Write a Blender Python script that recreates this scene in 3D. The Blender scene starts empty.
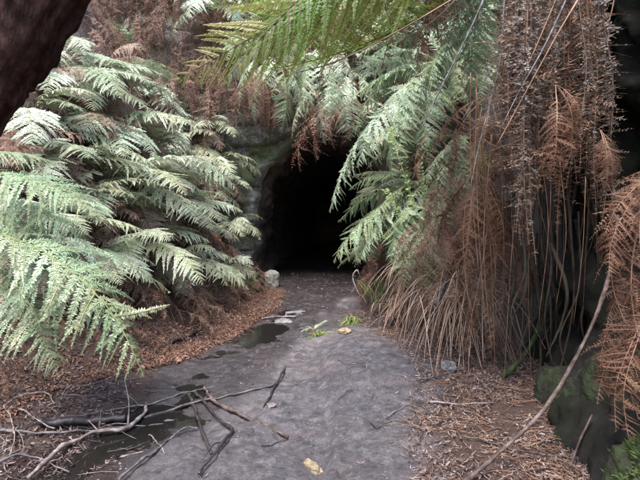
import bpy, math, random
import numpy as np
from mathutils import Vector, Matrix

random.seed(7)
rng = np.random.default_rng(11)
R = math.radians
sc = bpy.context.scene
COL = sc.collection

# ------------------------------------------------------------------ camera
F = 502.0            # focal length in photo pixels (640 wide)
PITCH = 1.7
CAM = np.array([0.0, 0.0, 1.5])
cam_d = bpy.data.cameras.new('camera')
cam = bpy.data.objects.new('camera', cam_d)
COL.objects.link(cam)
cam.location = CAM
cam.rotation_euler = (R(90 - PITCH), 0, 0)
cam_d.sensor_width = 36
cam_d.lens = 36 * F / 640
cam_d.clip_start = 0.05
cam_d.clip_end = 300
cam_d.dof.use_dof = True
cam_d.dof.focus_distance = 5.5
cam_d.dof.aperture_fstop = 7.0
sc.camera = cam
cp, sp = math.cos(R(PITCH)), math.sin(R(PITCH))


def ray(px, py):
    u = (px - 320) / F
    v = (240 - py) / F
    return np.array([u, cp + v * sp, -sp + v * cp])


def P(px, py, Y):
    """world point seen at photo pixel (px, py) at distance Y down the gorge"""
    d = ray(px, py)
    return CAM + d * (Y / d[1])


# ------------------------------------------------------------------ noise
def _hash(ix, iy, iz, seed):
    n = (ix * 374761393 + iy * 668265263 + iz * 2147483647 + seed * 1274126177) & 0xFFFFFFFF
    n = ((n ^ (n >> 13)) * 1274126177) & 0xFFFFFFFF
    n = (n ^ (n >> 16)) & 0xFFFFFFFF
    n = (n * 2246822519) & 0xFFFFFFFF
    n = n ^ (n >> 15)
    return (n & 0xFFFFFF) / float(0xFFFFFF)


def noise3(x, y, z, seed=0):
    x, y, z = np.broadcast_arrays(np.asarray(x, float), np.asarray(y, float), np.asarray(z, float))
    fx, fy, fz = np.floor(x), np.floor(y), np.floor(z)
    ix, iy, iz = fx.astype(np.int64), fy.astype(np.int64), fz.astype(np.int64)
    x, y, z = x - fx, y - fy, z - fz
    x, y, z = x * x * (3 - 2 * x), y * y * (3 - 2 * y), z * z * (3 - 2 * z)
    r = 0
    for a in (0, 1):
        for b in (0, 1):
            for c in (0, 1):
                w = (x if a else 1 - x) * (y if b else 1 - y) * (z if c else 1 - z)
                r = r + w * _hash(ix + a, iy + b, iz + c, seed)
    return r * 2 - 1


def fbm(x, y, z=0.0, oct=4, seed=0):
    r, a, f = 0, 1.0, 1.0
    for o in range(oct):
        r = r + a * noise3(np.asarray(x) * f, np.asarray(y) * f, np.asarray(z) * f, seed + o * 17)
        a *= .5
        f *= 2.03
    return r


def sstep(a, b, x):
    t = np.clip((x - a) / (b - a), 0, 1)
    return t * t * (3 - 2 * t)


# ------------------------------------------------------------------ terrain
def xL(y):
    return np.interp(y, [-6, 2, 3, 4.3, 5.2, 6.5, 8.2, 10, 12, 13, 40], [-3.0, -2.95, -2.9, -2.6, -1.8, -1.4, -1.0, -1.05, -1.5, -2.6, -2.6])


def xR(y):
    return np.interp(y, [-6, 2, 3, 4, 4.6, 5.2, 6, 7, 8, 10, 12, 13, 40], [1.5, 1.5, 1.65, 1.8, 1.8, 1.55, 1.2, .9, .75, 1.0, 1.5, 2.6, 2.6])


def base(y):
    return np.interp(y, [-6, 0, 3, 8, 12, 14, 40], [-.1, 0, 0, .19, .20, .20, .28])


def xMR(y):
    return np.interp(y, [2, 3, 3.7, 4.5, 5.5, 7, 8, 12], [.72, .75, .85, 1.12, 1.0, .72, .6, .9])


def xML(y):
    return np.interp(y, [2, 3, 4, 5, 6, 8, 12], [-1.1, -1.15, -1.35, -1.55, -1.2, -.85, -1.1])


def xST(y):      # course of the trickle of water
    return np.interp(y, [2, 3, 3.9, 4.6, 5.5, 6.5, 8, 9], [-1.9, -1.6, -1.25, -1.2, -1.15, -.8, -.45, -.3])


FEET = [(.42, 2.75, .2), (.18, 3.15, -.1), (.50, 3.55, .15), (.22, 3.95, 0), (.62, 4.3, -.2), (-.35, 3.4, .3), (-.15, 4.4, .1), (-.4, 4.9, .2), (.45, 4.9, 0), (-.1, 5.6, .1), (.3, 5.9, -.1), (-.5, 2.8, .1), (.75, 3.3, -.3)]


def ground(x, y):
    x = np.asarray(x, float)
    y = np.asarray(y, float)
    z = base(y)
    dl = np.maximum(0, xL(y) + .12 * fbm(x * 1.1, y * 1.3, 0, 3, 5) - x)
    zl = np.interp(dl, [0, .4, 1.0, 2.2, 3.2, 6, 12], [0, .18, .85, 2.8, 5.2, 8.8, 9.8])
    dr = np.maximum(0, x - xR(y) - .08 * fbm(x * 1.1, y * 1.3, 0, 3, 9))
    zn = np.interp(dr, [0, .15, .9, 1.3, 3, 12], [0, .04, .25, 4.2, 6.5, 8.5])
    zf = np.interp(dr, [0, .25, .6, 1.0, 1.6, 3.5, 12], [0, .6, 1.9, 3.4, 5.2, 8.5, 9.8])
    b = sstep(5.2, 6.6, y)
    zr = zn * (1 - b) + zf * b
    z = z + zl + zr
    onbank = np.clip((dl + dr) * 1.6, 0, 1)
    z = z + onbank * .16 * fbm(x * 1.7, y * 1.7, 0, 4, 21)
    # the worn path: hump on its right, low wet channel on its left
    z = z + .13 * np.exp(-((x - .55) / .42) ** 2 - ((y - 5.3) / 1.0) ** 2)
    z = z - .03 * np.exp(-((x - .02 - .10 * noise3(y * 1.1, 3.3, 0, 4) + .02 * (y - 4)) / .05) ** 2) * sstep(6.6, 5.5, y) * (.6 + .6 * noise3(x * 6, y * 6, 0, 44))
    ledge = .02 + .10 * noise3(y * 1.1, 3.3, 0, 4) - .02 * (y - 4)
    z = z + .055 * sstep(ledge - .05, ledge + .06, x) * sstep(7.0, 5.5, y)
    ch = np.exp(-((x - xST(y)) / .42) ** 2) * sstep(9.5, 7.5, y)
    z = z - .075 * ch - .02 * np.exp(-((x + 1.35) / .5) ** 2 - ((y - 4.1) / .7) ** 2)
    near = (1 - onbank)
    z = z + near * (.034 * fbm(x * 1.6, y * 1.6, 0, 3, 31) + .014 * fbm(x * 7, y * 7, 0, 3, 33) + .004 * fbm(x * 26, y * 26, 0, 2, 35))
    for fx, fy, fa in FEET:
        c_, s_ = math.cos(fa), math.sin(fa)
        u = (x - fx) * c_ + (y - fy) * s_; w_ = -(x - fx) * s_ + (y - fy) * c_
        r_ = (u / .052) ** 2 + (w_ / .145) ** 2
        z = z - near * (.010 * np.exp(-r_ ** 2) - .006 * np.exp(-(r_ - 1.7) ** 2 * 2))
    # water-cut runnels and foot scuffs
    z = z - near * .014 * sstep(.25, .6, noise3(x * 5.5 + 2 * noise3(x, y, 0, 3), y * 2.2, 0, 37))
    return z


def G(px, py, dz=0.0):
    """the ground point seen at photo pixel (px, py)"""
    d = ray(px, py)
    ts = np.arange(1.2, 14, .01)
    pts = CAM[None, :] + d[None, :] * ts[:, None]
    g = ground(pts[:, 0], pts[:, 1])
    k = np.argmax(pts[:, 2] < g)
    p = pts[k].copy()
    p[2] = g[k] + dz
    return p


# ------------------------------------------------------------------ materials
def mat(name):
    m = bpy.data.materials.new(name)
    m.use_nodes = True
    nt = m.node_tree
    for n in list(nt.nodes):
        nt.nodes.remove(n)
    out = nt.nodes.new('ShaderNodeOutputMaterial')
    b = nt.nodes.new('ShaderNodeBsdfPrincipled')
    nt.links.new(b.outputs[0], out.inputs[0])
    return m, nt, b, out


def nd(nt, t, **kw):
    n = nt.nodes.new(t)
    for k, v in kw.items():
        if k in n.inputs.keys() if hasattr(n.inputs, 'keys') else False:
            n.inputs[k].default_value = v
        else:
            setattr(n, k, v)
    return n


def ramp(nt, stops, src):
    r = nt.nodes.new('ShaderNodeValToRGB')
    cr = r.color_ramp
    while len(cr.elements) < len(stops):
        cr.elements.new(.5)
    for e, (p, c) in zip(cr.elements, stops):
        e.position = p
        e.color = (*c, 1)
    nt.links.new(src, r.inputs[0])
    return r


def noise_node(nt, scale, detail=6, rough=.6, coord='Object'):
    tc = nt.nodes.new('ShaderNodeTexCoord')
    n = nt.nodes.new('ShaderNodeTexNoise')
    n.inputs['Scale'].default_value = scale
    n.inputs['Detail'].default_value = detail
    n.inputs['Roughness'].default_value = rough
    nt.links.new(tc.outputs[coord], n.inputs['Vector'])
    return n


def mixc(nt, a, b, f, mode='MIX'):
    m = nt.nodes.new('ShaderNodeMix')
    m.data_type = 'RGBA'
    m.blend_type = mode
    for sock, v in ((m.inputs[0], f), (m.inputs[6], a), (m.inputs[7], b)):
        if hasattr(v, 'is_linked') or hasattr(v, 'links'):
            nt.links.new(v, sock)
        elif isinstance(v, (int, float)):
            sock.default_value = v
        else:
            sock.default_value = (*v, 1)
    return m.outputs[2]


def bump(nt, b, src, strength=.4, dist=.02):
    bm_ = nt.nodes.new('ShaderNodeBump')
    bm_.inputs['Strength'].default_value = strength
    bm_.inputs['Distance'].default_value = dist
    nt.links.new(src, bm_.inputs['Height'])
    nt.links.new(bm_.outputs[0], b.inputs['Normal'])


def leaf_mat(name, stops, dead, rough=.5, trans=.3, spec=.5):
    """leaf: colour differs from frond to frond and blade to blade, 'tint' browns it"""
    m, nt, b, out = mat(name)
    oi = nt.nodes.new('ShaderNodeObjectInfo')
    at = nt.nodes.new('ShaderNodeAttribute')
    at.attribute_name = 'tint'
    n = noise_node(nt, 3.0, 3)
    a1 = nt.nodes.new('ShaderNodeMath')
    a1.operation = 'MULTIPLY_ADD'
    a1.inputs[1].default_value = .6
    nt.links.new(oi.outputs['Random'], a1.inputs[0])
    a2 = nt.nodes.new('ShaderNodeMath')
    a2.operation = 'MULTIPLY'
    a2.inputs[1].default_value = .45
    nt.links.new(n.outputs[0], a2.inputs[0])
    nt.links.new(a2.outputs[0], a1.inputs[2])
    av = nt.nodes.new('ShaderNodeAttribute')
    av.attribute_name = 'vary'
    a3 = nt.nodes.new('ShaderNodeMath')
    a3.operation = 'ADD'
    nt.links.new(a1.outputs[0], a3.inputs[0])
    nt.links.new(av.outputs['Fac'], a3.inputs[1])
    c = ramp(nt, stops, a3.outputs[0])
    col = mixc(nt, c.outputs[0], dead, at.outputs['Fac'])
    nt.links.new(col, b.inputs['Base Color'])
    b.inputs['Roughness'].default_value = rough
    b.inputs['Specular IOR Level'].default_value = spec
    if trans > 0:
        tr = nt.nodes.new('ShaderNodeBsdfTranslucent')
        nt.links.new(col, tr.inputs['Color'])
        mx = nt.nodes.new('ShaderNodeMixShader')
        mx.inputs[0].default_value = trans
        nt.links.new(b.outputs[0], mx.inputs[1])
        nt.links.new(tr.outputs[0], mx.inputs[2])
        nt.links.new(mx.outputs[0], out.inputs[0])
    return m


def simple_mat(name, stops, scale=8, rough=.8, bstr=.5, bdist=.01, spec=.3, coord='Object', stretch=None):
    m, nt, b, out = mat(name)
    n = noise_node(nt, scale, 8, .65, coord)
    if stretch:
        mp = nt.nodes.new('ShaderNodeMapping')
        mp.inputs['Scale'].default_value = stretch
        src = n.inputs['Vector'].links[0].from_socket
        nt.links.new(src, mp.inputs[0])
        nt.links.new(mp.outputs[0], n.inputs['Vector'])
    c = ramp(nt, stops, n.outputs[0])
    nt.links.new(c.outputs[0], b.inputs['Base Color'])
    b.inputs['Roughness'].default_value = rough
    b.inputs['Specular IOR Level'].default_value = spec
    bump(nt, b, n.outputs[0], bstr, bdist)
    return m


M = {}
M['pale'] = leaf_mat('pale_fern_leaf', [(.1, (.17, .25, .12)), (.35, (.31, .39, .24)), (.6, (.48, .55, .40)), (.85, (.40, .44, .25)), (1, (.38, .28, .18))], (.36, .24, .17), .4, .28, .7)
M['near'] = leaf_mat('near_fern_leaf', [(.1, (.16, .24, .11)), (.5, (.28, .38, .23)), (.9, (.40, .49, .37))], (.32, .24, .13), .45, .3, .5)
M['lime'] = leaf_mat('lime_fern_leaf', [(.15, (.15, .30, .05)), (.5, (.28, .44, .10)), (.85, (.42, .42, .12))], (.30, .15, .05), .4, .62, .5)
M['olive'] = leaf_mat('olive_fern_leaf', [(.15, (.09, .15, .06)), (.5, (.16, .25, .12)), (.85, (.26, .33, .22))], (.20, .11, .06), .5, .3, .5)
M['dead'] = leaf_mat('dead_fern_leaf', [(.05, (.032, .013, .008)), (.3, (.075, .028, .015)), (.6, (.135, .052, .027)), (.9, (.20, .105, .068))], (.26, .165, .115), .75, .15, .3)
M['faded'] = leaf_mat('faded_fern_leaf', [(.1, (.13, .06, .04)), (.45, (.24, .13, .09)), (.85, (.33, .22, .16))], (.38, .30, .22), .7, .25, .3)
M['rust'] = leaf_mat('rust_fern_leaf', [(.1, (.035, .011, .007)), (.45, (.078, .027, .014)), (.85, (.14, .058, .030))], (.21, .12, .075), .7, .2, .3)
M['ashen'] = leaf_mat('ashen_fern_leaf', [(.15, (.028, .020, .016)), (.45, (.065, .049, .040)), (.85, (.12, .096, .080))], (.21, .18, .155), .8, .1, .3)
M['litter'] = leaf_mat('litter_leaf', [(.1, (.032, .016, .012)), (.4, (.075, .040, .030)), (.75, (.145, .092, .072))], (.30, .225, .20), .6, .1, .4)
M['stem_green'] = simple_mat('green_stem', [(.3, (.10, .12, .04)), (.7, (.24, .26, .12))], 20, .5)
M['stem_brown'] = simple_mat('brown_stem', [(.35, (.05, .024, .014)), (.65, (.16, .085, .05))], 10, .65)
M['straw'] = simple_mat('straw_stem', [(.3, (.09, .045, .026)), (.55, (.19, .105, .062)), (.75, (.34, .24, .17))], 5, .6)
M['bark'] = simple_mat('tree_bark', [(.3, (.012, .006, .005)), (.5, (.065, .030, .022)), (.7, (.16, .085, .065))], 14, .9, 1, .04, .15, stretch=(2, 2, .6))
M['wood_pale'] = simple_mat('pale_wood', [(.35, (.07, .052, .046)), (.5, (.17, .135, .125)), (.68, (.31, .265, .255))], 16, .75, 1, .012)
M['wood_brown'] = simple_mat('brown_wood', [(.35, (.028, .018, .014)), (.5, (.07, .047, .038)), (.68, (.15, .112, .097))], 16, .75, 1, .012)
M['wood_grey'] = simple_mat('grey_wood', [(.35, (.035, .030, .029)), (.5, (.095, .085, .086)), (.68, (.20, .183, .187))], 16, .7, 1, .012)
M['wood_dark'] = simple_mat('wet_dark_wood', [(.35, (.010, .007, .006)), (.65, (.050, .037, .034))], 16, .45, .5, .01, .5)
M['root'] = simple_mat('mossy_root', [(.35, (.014, .009, .007)), (.52, (.045, .030, .021)), (.64, (.035, .038, .018)), (.8, (.08, .064, .047))], 9, .85, 1, .02)
M['grit'] = simple_mat('grit', [(.3, (.07, .06, .057)), (.7, (.19, .17, .165))], 5, .7)
M['black'] = simple_mat('black_wet_wood', [(.3, (.008, .006, .006)), (.7, (.026, .020, .018))], 14, .55, .3, .01, .5)
M['stone'] = simple_mat('stone', [(.35, (.06, .053, .05)), (.5, (.13, .12, .113)), (.7, (.23, .215, .20))], 14, .7, .6, .02)
M['ochre'] = simple_mat('ochre_stone', [(.35, (.10, .08, .065)), (.5, (.24, .18, .10)), (.7, (.40, .34, .24))], 14, .7, .6, .02)
M['moss'] = simple_mat('mossy_rock', [(.30, (.015, .013, .010)), (.48, (.03, .035, .014)), (.62, (.05, .08, .02)), (.8, (.08, .12, .035))], 7, .9, 1, .04)


M['moss_dark'] = simple_mat('dark_mossy_rock', [(.35, (.008, .007, .005)), (.5, (.018, .016, .010)), (.62, (.022, .034, .010)), (.8, (.05, .075, .022))], 9, .85, 1, .05)
M['boulder'] = simple_mat('grey_green_boulder', [(.3, (.07, .07, .055)), (.55, (.15, .15, .125)), (.8, (.24, .235, .20))], 7, .8, .8, .03)


def rock_mat(name, warm=0.0, k=1.0, mossy=True):
    m, nt, b, out = mat(name)
    n1 = noise_node(nt, 1.4, 8, .65)
    n2 = noise_node(nt, 9, 8, .7)
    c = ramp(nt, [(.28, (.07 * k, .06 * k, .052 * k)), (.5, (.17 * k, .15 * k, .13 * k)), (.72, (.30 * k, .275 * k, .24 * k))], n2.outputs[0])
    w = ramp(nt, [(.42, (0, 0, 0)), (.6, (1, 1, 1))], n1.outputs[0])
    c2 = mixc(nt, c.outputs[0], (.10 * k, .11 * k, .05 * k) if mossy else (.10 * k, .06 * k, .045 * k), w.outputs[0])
    nt.links.new(c2, b.inputs['Base Color'])
    b.inputs['Roughness'].default_value = .75
    bump(nt, b, n2.outputs[0], .8, .03)
    return m


M['rock'] = rock_mat('portal_rock', k=1.5)
M['bore'] = rock_mat('tunnel_rock', k=1.1, mossy=False)
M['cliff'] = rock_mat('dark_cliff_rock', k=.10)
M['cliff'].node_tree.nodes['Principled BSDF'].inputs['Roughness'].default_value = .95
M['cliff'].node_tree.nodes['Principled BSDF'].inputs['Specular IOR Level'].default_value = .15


def ground_mat():
    m, nt, b, out = mat('gorge_ground')
    at = nt.nodes.new('ShaderNodeAttribute'); at.attribute_name = 'litter'
    aw = nt.nodes.new('ShaderNodeAttribute'); aw.attribute_name = 'wet'
    ar = nt.nodes.new('ShaderNodeAttribute'); ar.attribute_name = 'bare_rock'
    n1 = noise_node(nt, 1.3, 7, .65)
    n2 = noise_node(nt, 11, 10, .7)
    n3 = noise_node(nt, 60, 10, .8)
    mud = ramp(nt, [(.34, (.050, .043, .043)), (.52, (.118, .104, .105)), (.72, (.235, .212, .212))], n2.outputs[0])
    mud2 = mixc(nt, mud.outputs[0], (.215, .165, .145), ramp(nt, [(.50, (0, 0, 0)), (.68, (.45, .45, .45))], n1.outputs[0]).outputs[0])
    mud3 = mixc(nt, mud2, ramp(nt, [(.38, (.22, .19, .18)), (.56, (1, 1, 1))], n3.outputs[0]).outputs[0], .75, 'MULTIPLY')
    lit = ramp(nt, [(.35, (.014, .008, .006)), (.5, (.05, .028, .021)), (.68, (.12, .075, .055))], n3.outputs[0])
    # break the border of the litter with noise
    ad = nt.nodes.new('ShaderNodeMath'); ad.operation = 'ADD'
    sb = nt.nodes.new('ShaderNodeMath'); sb.operation = 'MULTIPLY_ADD'; sb.inputs[1].default_value = .9; sb.inputs[2].default_value = -.45
    nt.links.new(n2.outputs[0], sb.inputs[0])
    nt.links.new(at.outputs['Fac'], ad.inputs[0]); nt.links.new(sb.outputs[0], ad.inputs[1])
    f = ramp(nt, [(.38, (0, 0, 0)), (.62, (1, 1, 1))], ad.outputs[0])
    c = mixc(nt, mud3, lit.outputs[0], f.outputs[0])
    ad2 = nt.nodes.new('ShaderNodeMath'); ad2.operation = 'ADD'
    nt.links.new(aw.outputs['Fac'], ad2.inputs[0]); nt.links.new(sb.outputs[0], ad2.inputs[1])
    wf = ramp(nt, [(.35, (0, 0, 0)), (.65, (1, 1, 1))], ad2.outputs[0])
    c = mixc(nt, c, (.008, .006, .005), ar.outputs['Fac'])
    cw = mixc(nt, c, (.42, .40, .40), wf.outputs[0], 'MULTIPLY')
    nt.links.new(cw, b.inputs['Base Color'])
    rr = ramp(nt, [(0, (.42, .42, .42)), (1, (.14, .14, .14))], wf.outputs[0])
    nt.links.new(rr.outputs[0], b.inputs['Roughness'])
    b.inputs['Specular IOR Level'].default_value = .5
    hs = nt.nodes.new('ShaderNodeMath'); hs.operation = 'MULTIPLY_ADD'; hs.inputs[1].default_value = .55
    nt.links.new(n3.outputs[0], hs.inputs[0]); nt.links.new(n2.outputs[0], hs.inputs[2])
    bump(nt, b, hs.outputs[0], .8, .03)
    return m


M['ground'] = ground_mat()


def water_mat():
    m, nt, b, out = mat('shallow_water')
    b.inputs['Base Color'].default_value = (.010, .009, .008, 1)
    b.inputs['Roughness'].default_value = .06
    b.inputs['IOR'].default_value = 1.33
    n = noise_node(nt, 14, 3)
    bump(nt, b, n.outputs[0], .12, .01)
    return m


M['water'] = water_mat()


# ------------------------------------------------------------------ mesh helpers
def mesh_np(name, v, q, mats, smooth=False, attrs=None, mi=None):
    me = bpy.data.meshes.new(name)
    v = np.asarray(v, np.float32)
    q = np.asarray(q, np.int32)
    k = q.shape[1]
    me.vertices.add(len(v)); me.vertices.foreach_set('co', v.ravel())
    me.loops.add(q.size); me.loops.foreach_set('vertex_index', q.ravel())
    me.polygons.add(len(q))
    me.polygons.foreach_set('loop_start', np.arange(0, q.size, k, dtype=np.int32))
    me.polygons.foreach_set('loop_total', np.full(len(q), k, np.int32))
    if mi is not None:
        me.polygons.foreach_set('material_index', np.asarray(mi, np.int32))
    me.polygons.foreach_set('use_smooth', np.full(len(q), smooth))
    for a, val in (attrs or {}).items():
        at = me.attributes.new(a, 'FLOAT', 'POINT')
        at.data.foreach_set('value', np.asarray(val, np.float32))
    for m_ in (mats if isinstance(mats, (list, tuple)) else [mats]):
        me.materials.append(m_)
    me.update(calc_edges=True)
    return me


def obj(name, me, parent=None, loc=None, mw=None):
    o = bpy.data.objects.new(name, me)
    COL.objects.link(o)
    if parent is not None:
        o.parent = parent
    if loc is not None:
        o.location = loc
    if mw is not None:
        o.matrix_basis = mw
    return o


def tag(o, label=None, cat=None, group=None, kind=None):
    if label: o['label'] = label
    if cat: o['category'] = cat
    if group: o['group'] = group
    if kind: o['kind'] = kind
    return o


def grid_quads(n, m, close=False, off=0):
    """quads of an n x m grid (row-major); close wraps the m direction"""
    i = np.arange(n - 1)[:, None]
    j = np.arange(m if close else m - 1)[None, :]
    j2 = (j + 1) % m
    return (np.stack([i * m + j, i * m + j2, (i + 1) * m + j2, (i + 1) * m + j], -1) + off).reshape(-1, 4)


def catmull(pts, n):
    pts = np.asarray(pts, float)
    if len(pts) < 3:
        t = np.linspace(0, 1, n)[:, None]
        return pts[0] * (1 - t) + pts[-1] * t
    p = np.vstack([2 * pts[0] - pts[1], pts, 2 * pts[-1] - pts[-2]])
    out = []
    for u in np.linspace(0, len(pts) - 1 - 1e-6, n):
        i = int(u); t = u - i
        a, b, c, d = p[i:i + 4]
        out.append(.5 * ((2 * b) + (-a + c) * t + (2 * a - 5 * b + 4 * c - d) * t * t + (-a + 3 * b - 3 * c + d) * t ** 3))
    return np.array(out)


def tube(pts, r0, r1, n=24, sides=8, wob=.15, seed=0, prof=None):
    """a wobbly tapering tube through pts -> verts, quads (closed caps by shrinking)"""
    c = catmull(pts, n)
    L = np.linalg.norm(c[-1] - c[0])
    t = np.gradient(c, axis=0)
    t /= np.linalg.norm(t, axis=1)[:, None] + 1e-9
    up = np.array([0, 0, 1.0]) if abs(t[:, 2].mean()) < .8 else np.array([0, 1.0, 0])
    s = np.cross(t, up); s /= np.linalg.norm(s, axis=1)[:, None] + 1e-9
    w = np.cross(s, t)
    rr = np.linspace(r0, r1, n) if prof is None else np.interp(np.linspace(0, 1, n), *prof)
    rr = rr * (1 + wob * noise3(np.linspace(0, 9, n), seed, 0, seed + 3))
    c = np.vstack([c[:1], c, c[-1:]]); s = np.vstack([s[:1], s, s[-1:]]); w = np.vstack([w[:1], w, w[-1:]])
    rr = np.concatenate([[1e-4], rr, [1e-4]])
    a = np.linspace(0, 2 * np.pi, sides, endpoint=False)
    k = 1 + wob * .8 * noise3(np.arange(n + 2)[:, None] * .6, np.cos(a)[None] * 1.5, np.sin(a)[None] * 1.5, seed + 8)
    v = c[:, None] + (s[:, None] * np.cos(a)[None, :, None] + w[:, None] * np.sin(a)[None, :, None]) * (rr[:, None] * k)[..., None]
    return v.reshape(-1, 3), grid_quads(n + 2, sides, True)


class Acc:
    def __init__(self):
        self.v, self.q, self.t, self.m, self.n = [], [], [], [], 0

    def add(self, v, q, tint=0.0, mi=0):
        self.v.append(v); self.q.append(q + self.n); self.n += len(v)
        self.t.append(np.full(len(v), tint) if np.isscalar(tint) else tint)
        self.m.append(np.full(len(q), mi))

    def data(self):
        return np.vstack(self.v), np.vstack(self.q), np.concatenate(self.t), np.concatenate(self.m)

    def mesh(self, name, mats, smooth=False):
        v, q, t, m = self.data()
        return mesh_np(name, v, q, mats, smooth, {'tint': t}, m)


# ------------------------------------------------------------------ fern frond
def frond_data(seed, npair=24, npin=15, width=.26, s0=.16, th0=40, th1=45, side=.1, droop=.25, messy=.15,
               brown=.08, thin=1.0, ang=62, fold=0.0, rach=.006, missing=.03, pmax=.3, pinlen=1.0):
    """flat layout of a twice-cut frond, bent along an arching rachis; chord = +Y, length 1, arch = +Z"""
    g = np.random.default_rng(seed)
    # rachis
    N = 60
    s = np.linspace(0, 1, N)
    th = np.radians(th0 - (th0 + th1) * s ** 1.15)
    dy, dz = np.cos(th), np.sin(th)
    y = np.concatenate([[0], np.cumsum((dy[1:] + dy[:-1]) / 2)]) / (N - 1)
    z = np.concatenate([[0], np.cumsum((dz[1:] + dz[:-1]) / 2)]) / (N - 1)
    x = side * (s ** 2 - s) + .02 * noise3(s * 4, seed, 0, seed)
    ca = math.atan2(z[-1], y[-1]); ch = math.hypot(y[-1], z[-1])
    cy, cz = math.cos(ca), math.sin(ca)
    y, z = (y * cy + z * cz) / ch, (-y * cz + z * cy) / ch
    x = x / ch
    ty, tz = np.gradient(y), np.gradient(z)
    l = np.hypot(ty, tz); ty, tz = ty / l, tz / l

    def bend(X, S, Nn):
        Sc = np.clip(S, 0, 1); ex = S - Sc
        bx, by, bz = np.interp(Sc, s, x), np.interp(Sc, s, y), np.interp(Sc, s, z)
        tyy, tzz = np.interp(Sc, s, ty), np.interp(Sc, s, tz)
        return np.stack([bx + X, by + tyy * ex - tzz * Nn, bz + tzz * ex + tyy * Nn], -1)

    A = Acc()
    # pinnae
    u = (np.arange(npair) + .5) / npair
    sp_ = (1 - s0) / npair
    si = s0 + (1 - s0) * u ** .93
    Lp = width * np.minimum(1, .45 + u / pmax * .55) * np.clip(1 - np.clip((u - pmax) / (1 - pmax), 0, 1) ** 1.7, .05, 1) ** .9
    si = np.repeat(si, 2); Lp = np.repeat(Lp, 2)
    sgn = np.tile([1., -1.], npair)
    si = si + g.normal(0, .12 * sp_, 2 * npair)
    Lp = Lp * (1 + g.normal(0, .06 + messy * .5, 2 * npair))
    keep = g.random(2 * npair) > missing
    si, Lp, sgn = si[keep], Lp[keep], sgn[keep]
    n = len(si)
    an = np.radians(ang + g.normal(0, 4 + 30 * messy, n))
    curve = .25 + g.normal(0, .12 + messy, n)
    drp = droop * (1 + g.normal(0, .3 + messy * 2, n)) + fold
    tw = g.normal(0, .15 + messy * 1.3, n)
    tintp = np.clip(g.random(n) ** 3 * .5 + brown * 1.5 * (g.random(n) < brown * 3), 0, 1)
    t = (np.arange(npin) + .3) / npin

    def pin(tt):           # point on midrib of each pinna at tt (n, k)
        L = Lp[:, None]
        fwd = np.cos(an)[:, None] * tt + curve[:, None] * tt ** 2 * .5
        X = sgn[:, None] * L * np.sin(an)[:, None] * (tt - .10 * tt ** 2)
        S = si[:, None] + L * fwd
        Nn = -drp[:, None] * L * tt ** 1.6
        return X, S, Nn

    X, S, Nn = pin(np.broadcast_to(t, (n, npin)))
    X2, S2, N2 = pin(np.broadcast_to(t + .02, (n, npin)))
    dX, dS, dN = X2 - X, S2 - S, N2 - Nn
    l = np.sqrt(dX ** 2 + dS ** 2 + dN ** 2)
    dX, dS, dN = dX / l, dS / l, dN / l
    pl = sp_ * .74 * pinlen * np.clip(1 - t ** 2.2, .12, 1) ** .8 * np.clip(Lp[:, None] / width * 1.2, .35, 1)
    pl = pl * (1 + g.normal(0, .10 + messy * .8, (n, npin)))
    wd = Lp[:, None] / npin * .60 * thin * np.ones((n, npin))
    for sd in (1., -1.):
        # direction of the pinnule in the (X, S) plane: perpendicular to the midrib, raked to its tip
        px_, ps_ = -dS * sd, dX * sd
        rk = .45 + g.normal(0, messy, (n, npin))
        qx, qs = px_ + dX * rk, ps_ + dS * rk
        l = np.hypot(qx, qs); qx, qs = qx / l, qs / l
        nn = -.18 + sd * np.sin(tw)[:, None] + g.normal(0, .12 + messy * 1.2, (n, npin))
        b0 = bend(X, S, Nn)
        tip = bend(X + qx * pl, S + qs * pl, Nn + nn * pl)
        m1 = bend(X + qx * pl * .45 + dX * wd, S + qs * pl * .45 + dS * wd, Nn + nn * pl * .4 + dN * wd)
        m2 = bend(X + qx * pl * .35 - dX * wd, S + qs * pl * .35 - dS * wd, Nn + nn * pl * .3 - dN * wd)
        v = np.stack([b0, m2, tip, m1], 2).reshape(-1, 3)
        q = np.arange(len(v)).reshape(-1, 4)
        tn = np.clip(tintp[:, None] + brown * 1.2 * t[None] ** 3 + g.normal(0, .05, (n, npin)), 0, 1)
        A.add(v, q, np.repeat(tn.ravel(), 4), 0)
    # midribs as thin strips
    tt = np.broadcast_to(np.linspace(0, 1, 5), (n, 5))
    X, S, Nn = pin(tt)
    w_ = .0022 * (1 - tt * .8) * (rach / .006)
    a_ = bend(X, S - w_, Nn + .001); b_ = bend(X, S + w_, Nn + .001)
    v = np.stack([a_, b_], 2).reshape(n, 10, 3)
    qq = np.array([[0, 1, 3, 2], [2, 3, 5, 4], [4, 5, 7, 6], [6, 7, 9, 8]])
    q = (qq[None] + np.arange(n)[:, None, None] * 10).reshape(-1, 4)
    A.add(v.reshape(-1, 3), q, 0.2, 1)
    rp = bend(np.zeros(16), np.linspace(0, 1, 16), np.zeros(16))
    v, q = tube(rp, rach, rach * .2, 22, 5, .05, seed)
    A.add(v, q, 0., 1)
    return A.data()


def frond_set(name, leafm, stemm, count, seed, **kw):
    out = []
    g = random.Random(seed)
    for k in range(count):
        kk = dict(kw)
        kk['th0'] = kw.get('th0', 40) + g.uniform(-10, 10)
        kk['th1'] = kw.get('th1', 45) + g.uniform(-12, 12)
        kk['side'] = g.uniform(-.16, .16)
        kk['width'] = kw.get('width', .26) * g.uniform(.85, 1.15)
        d = frond_data(seed * 100 + k, **kk)
        out.append((mesh_np(name, d[0], d[1], [leafm, stemm], False, {'tint': d[2]}, d[3]), d))
    return out


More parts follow.
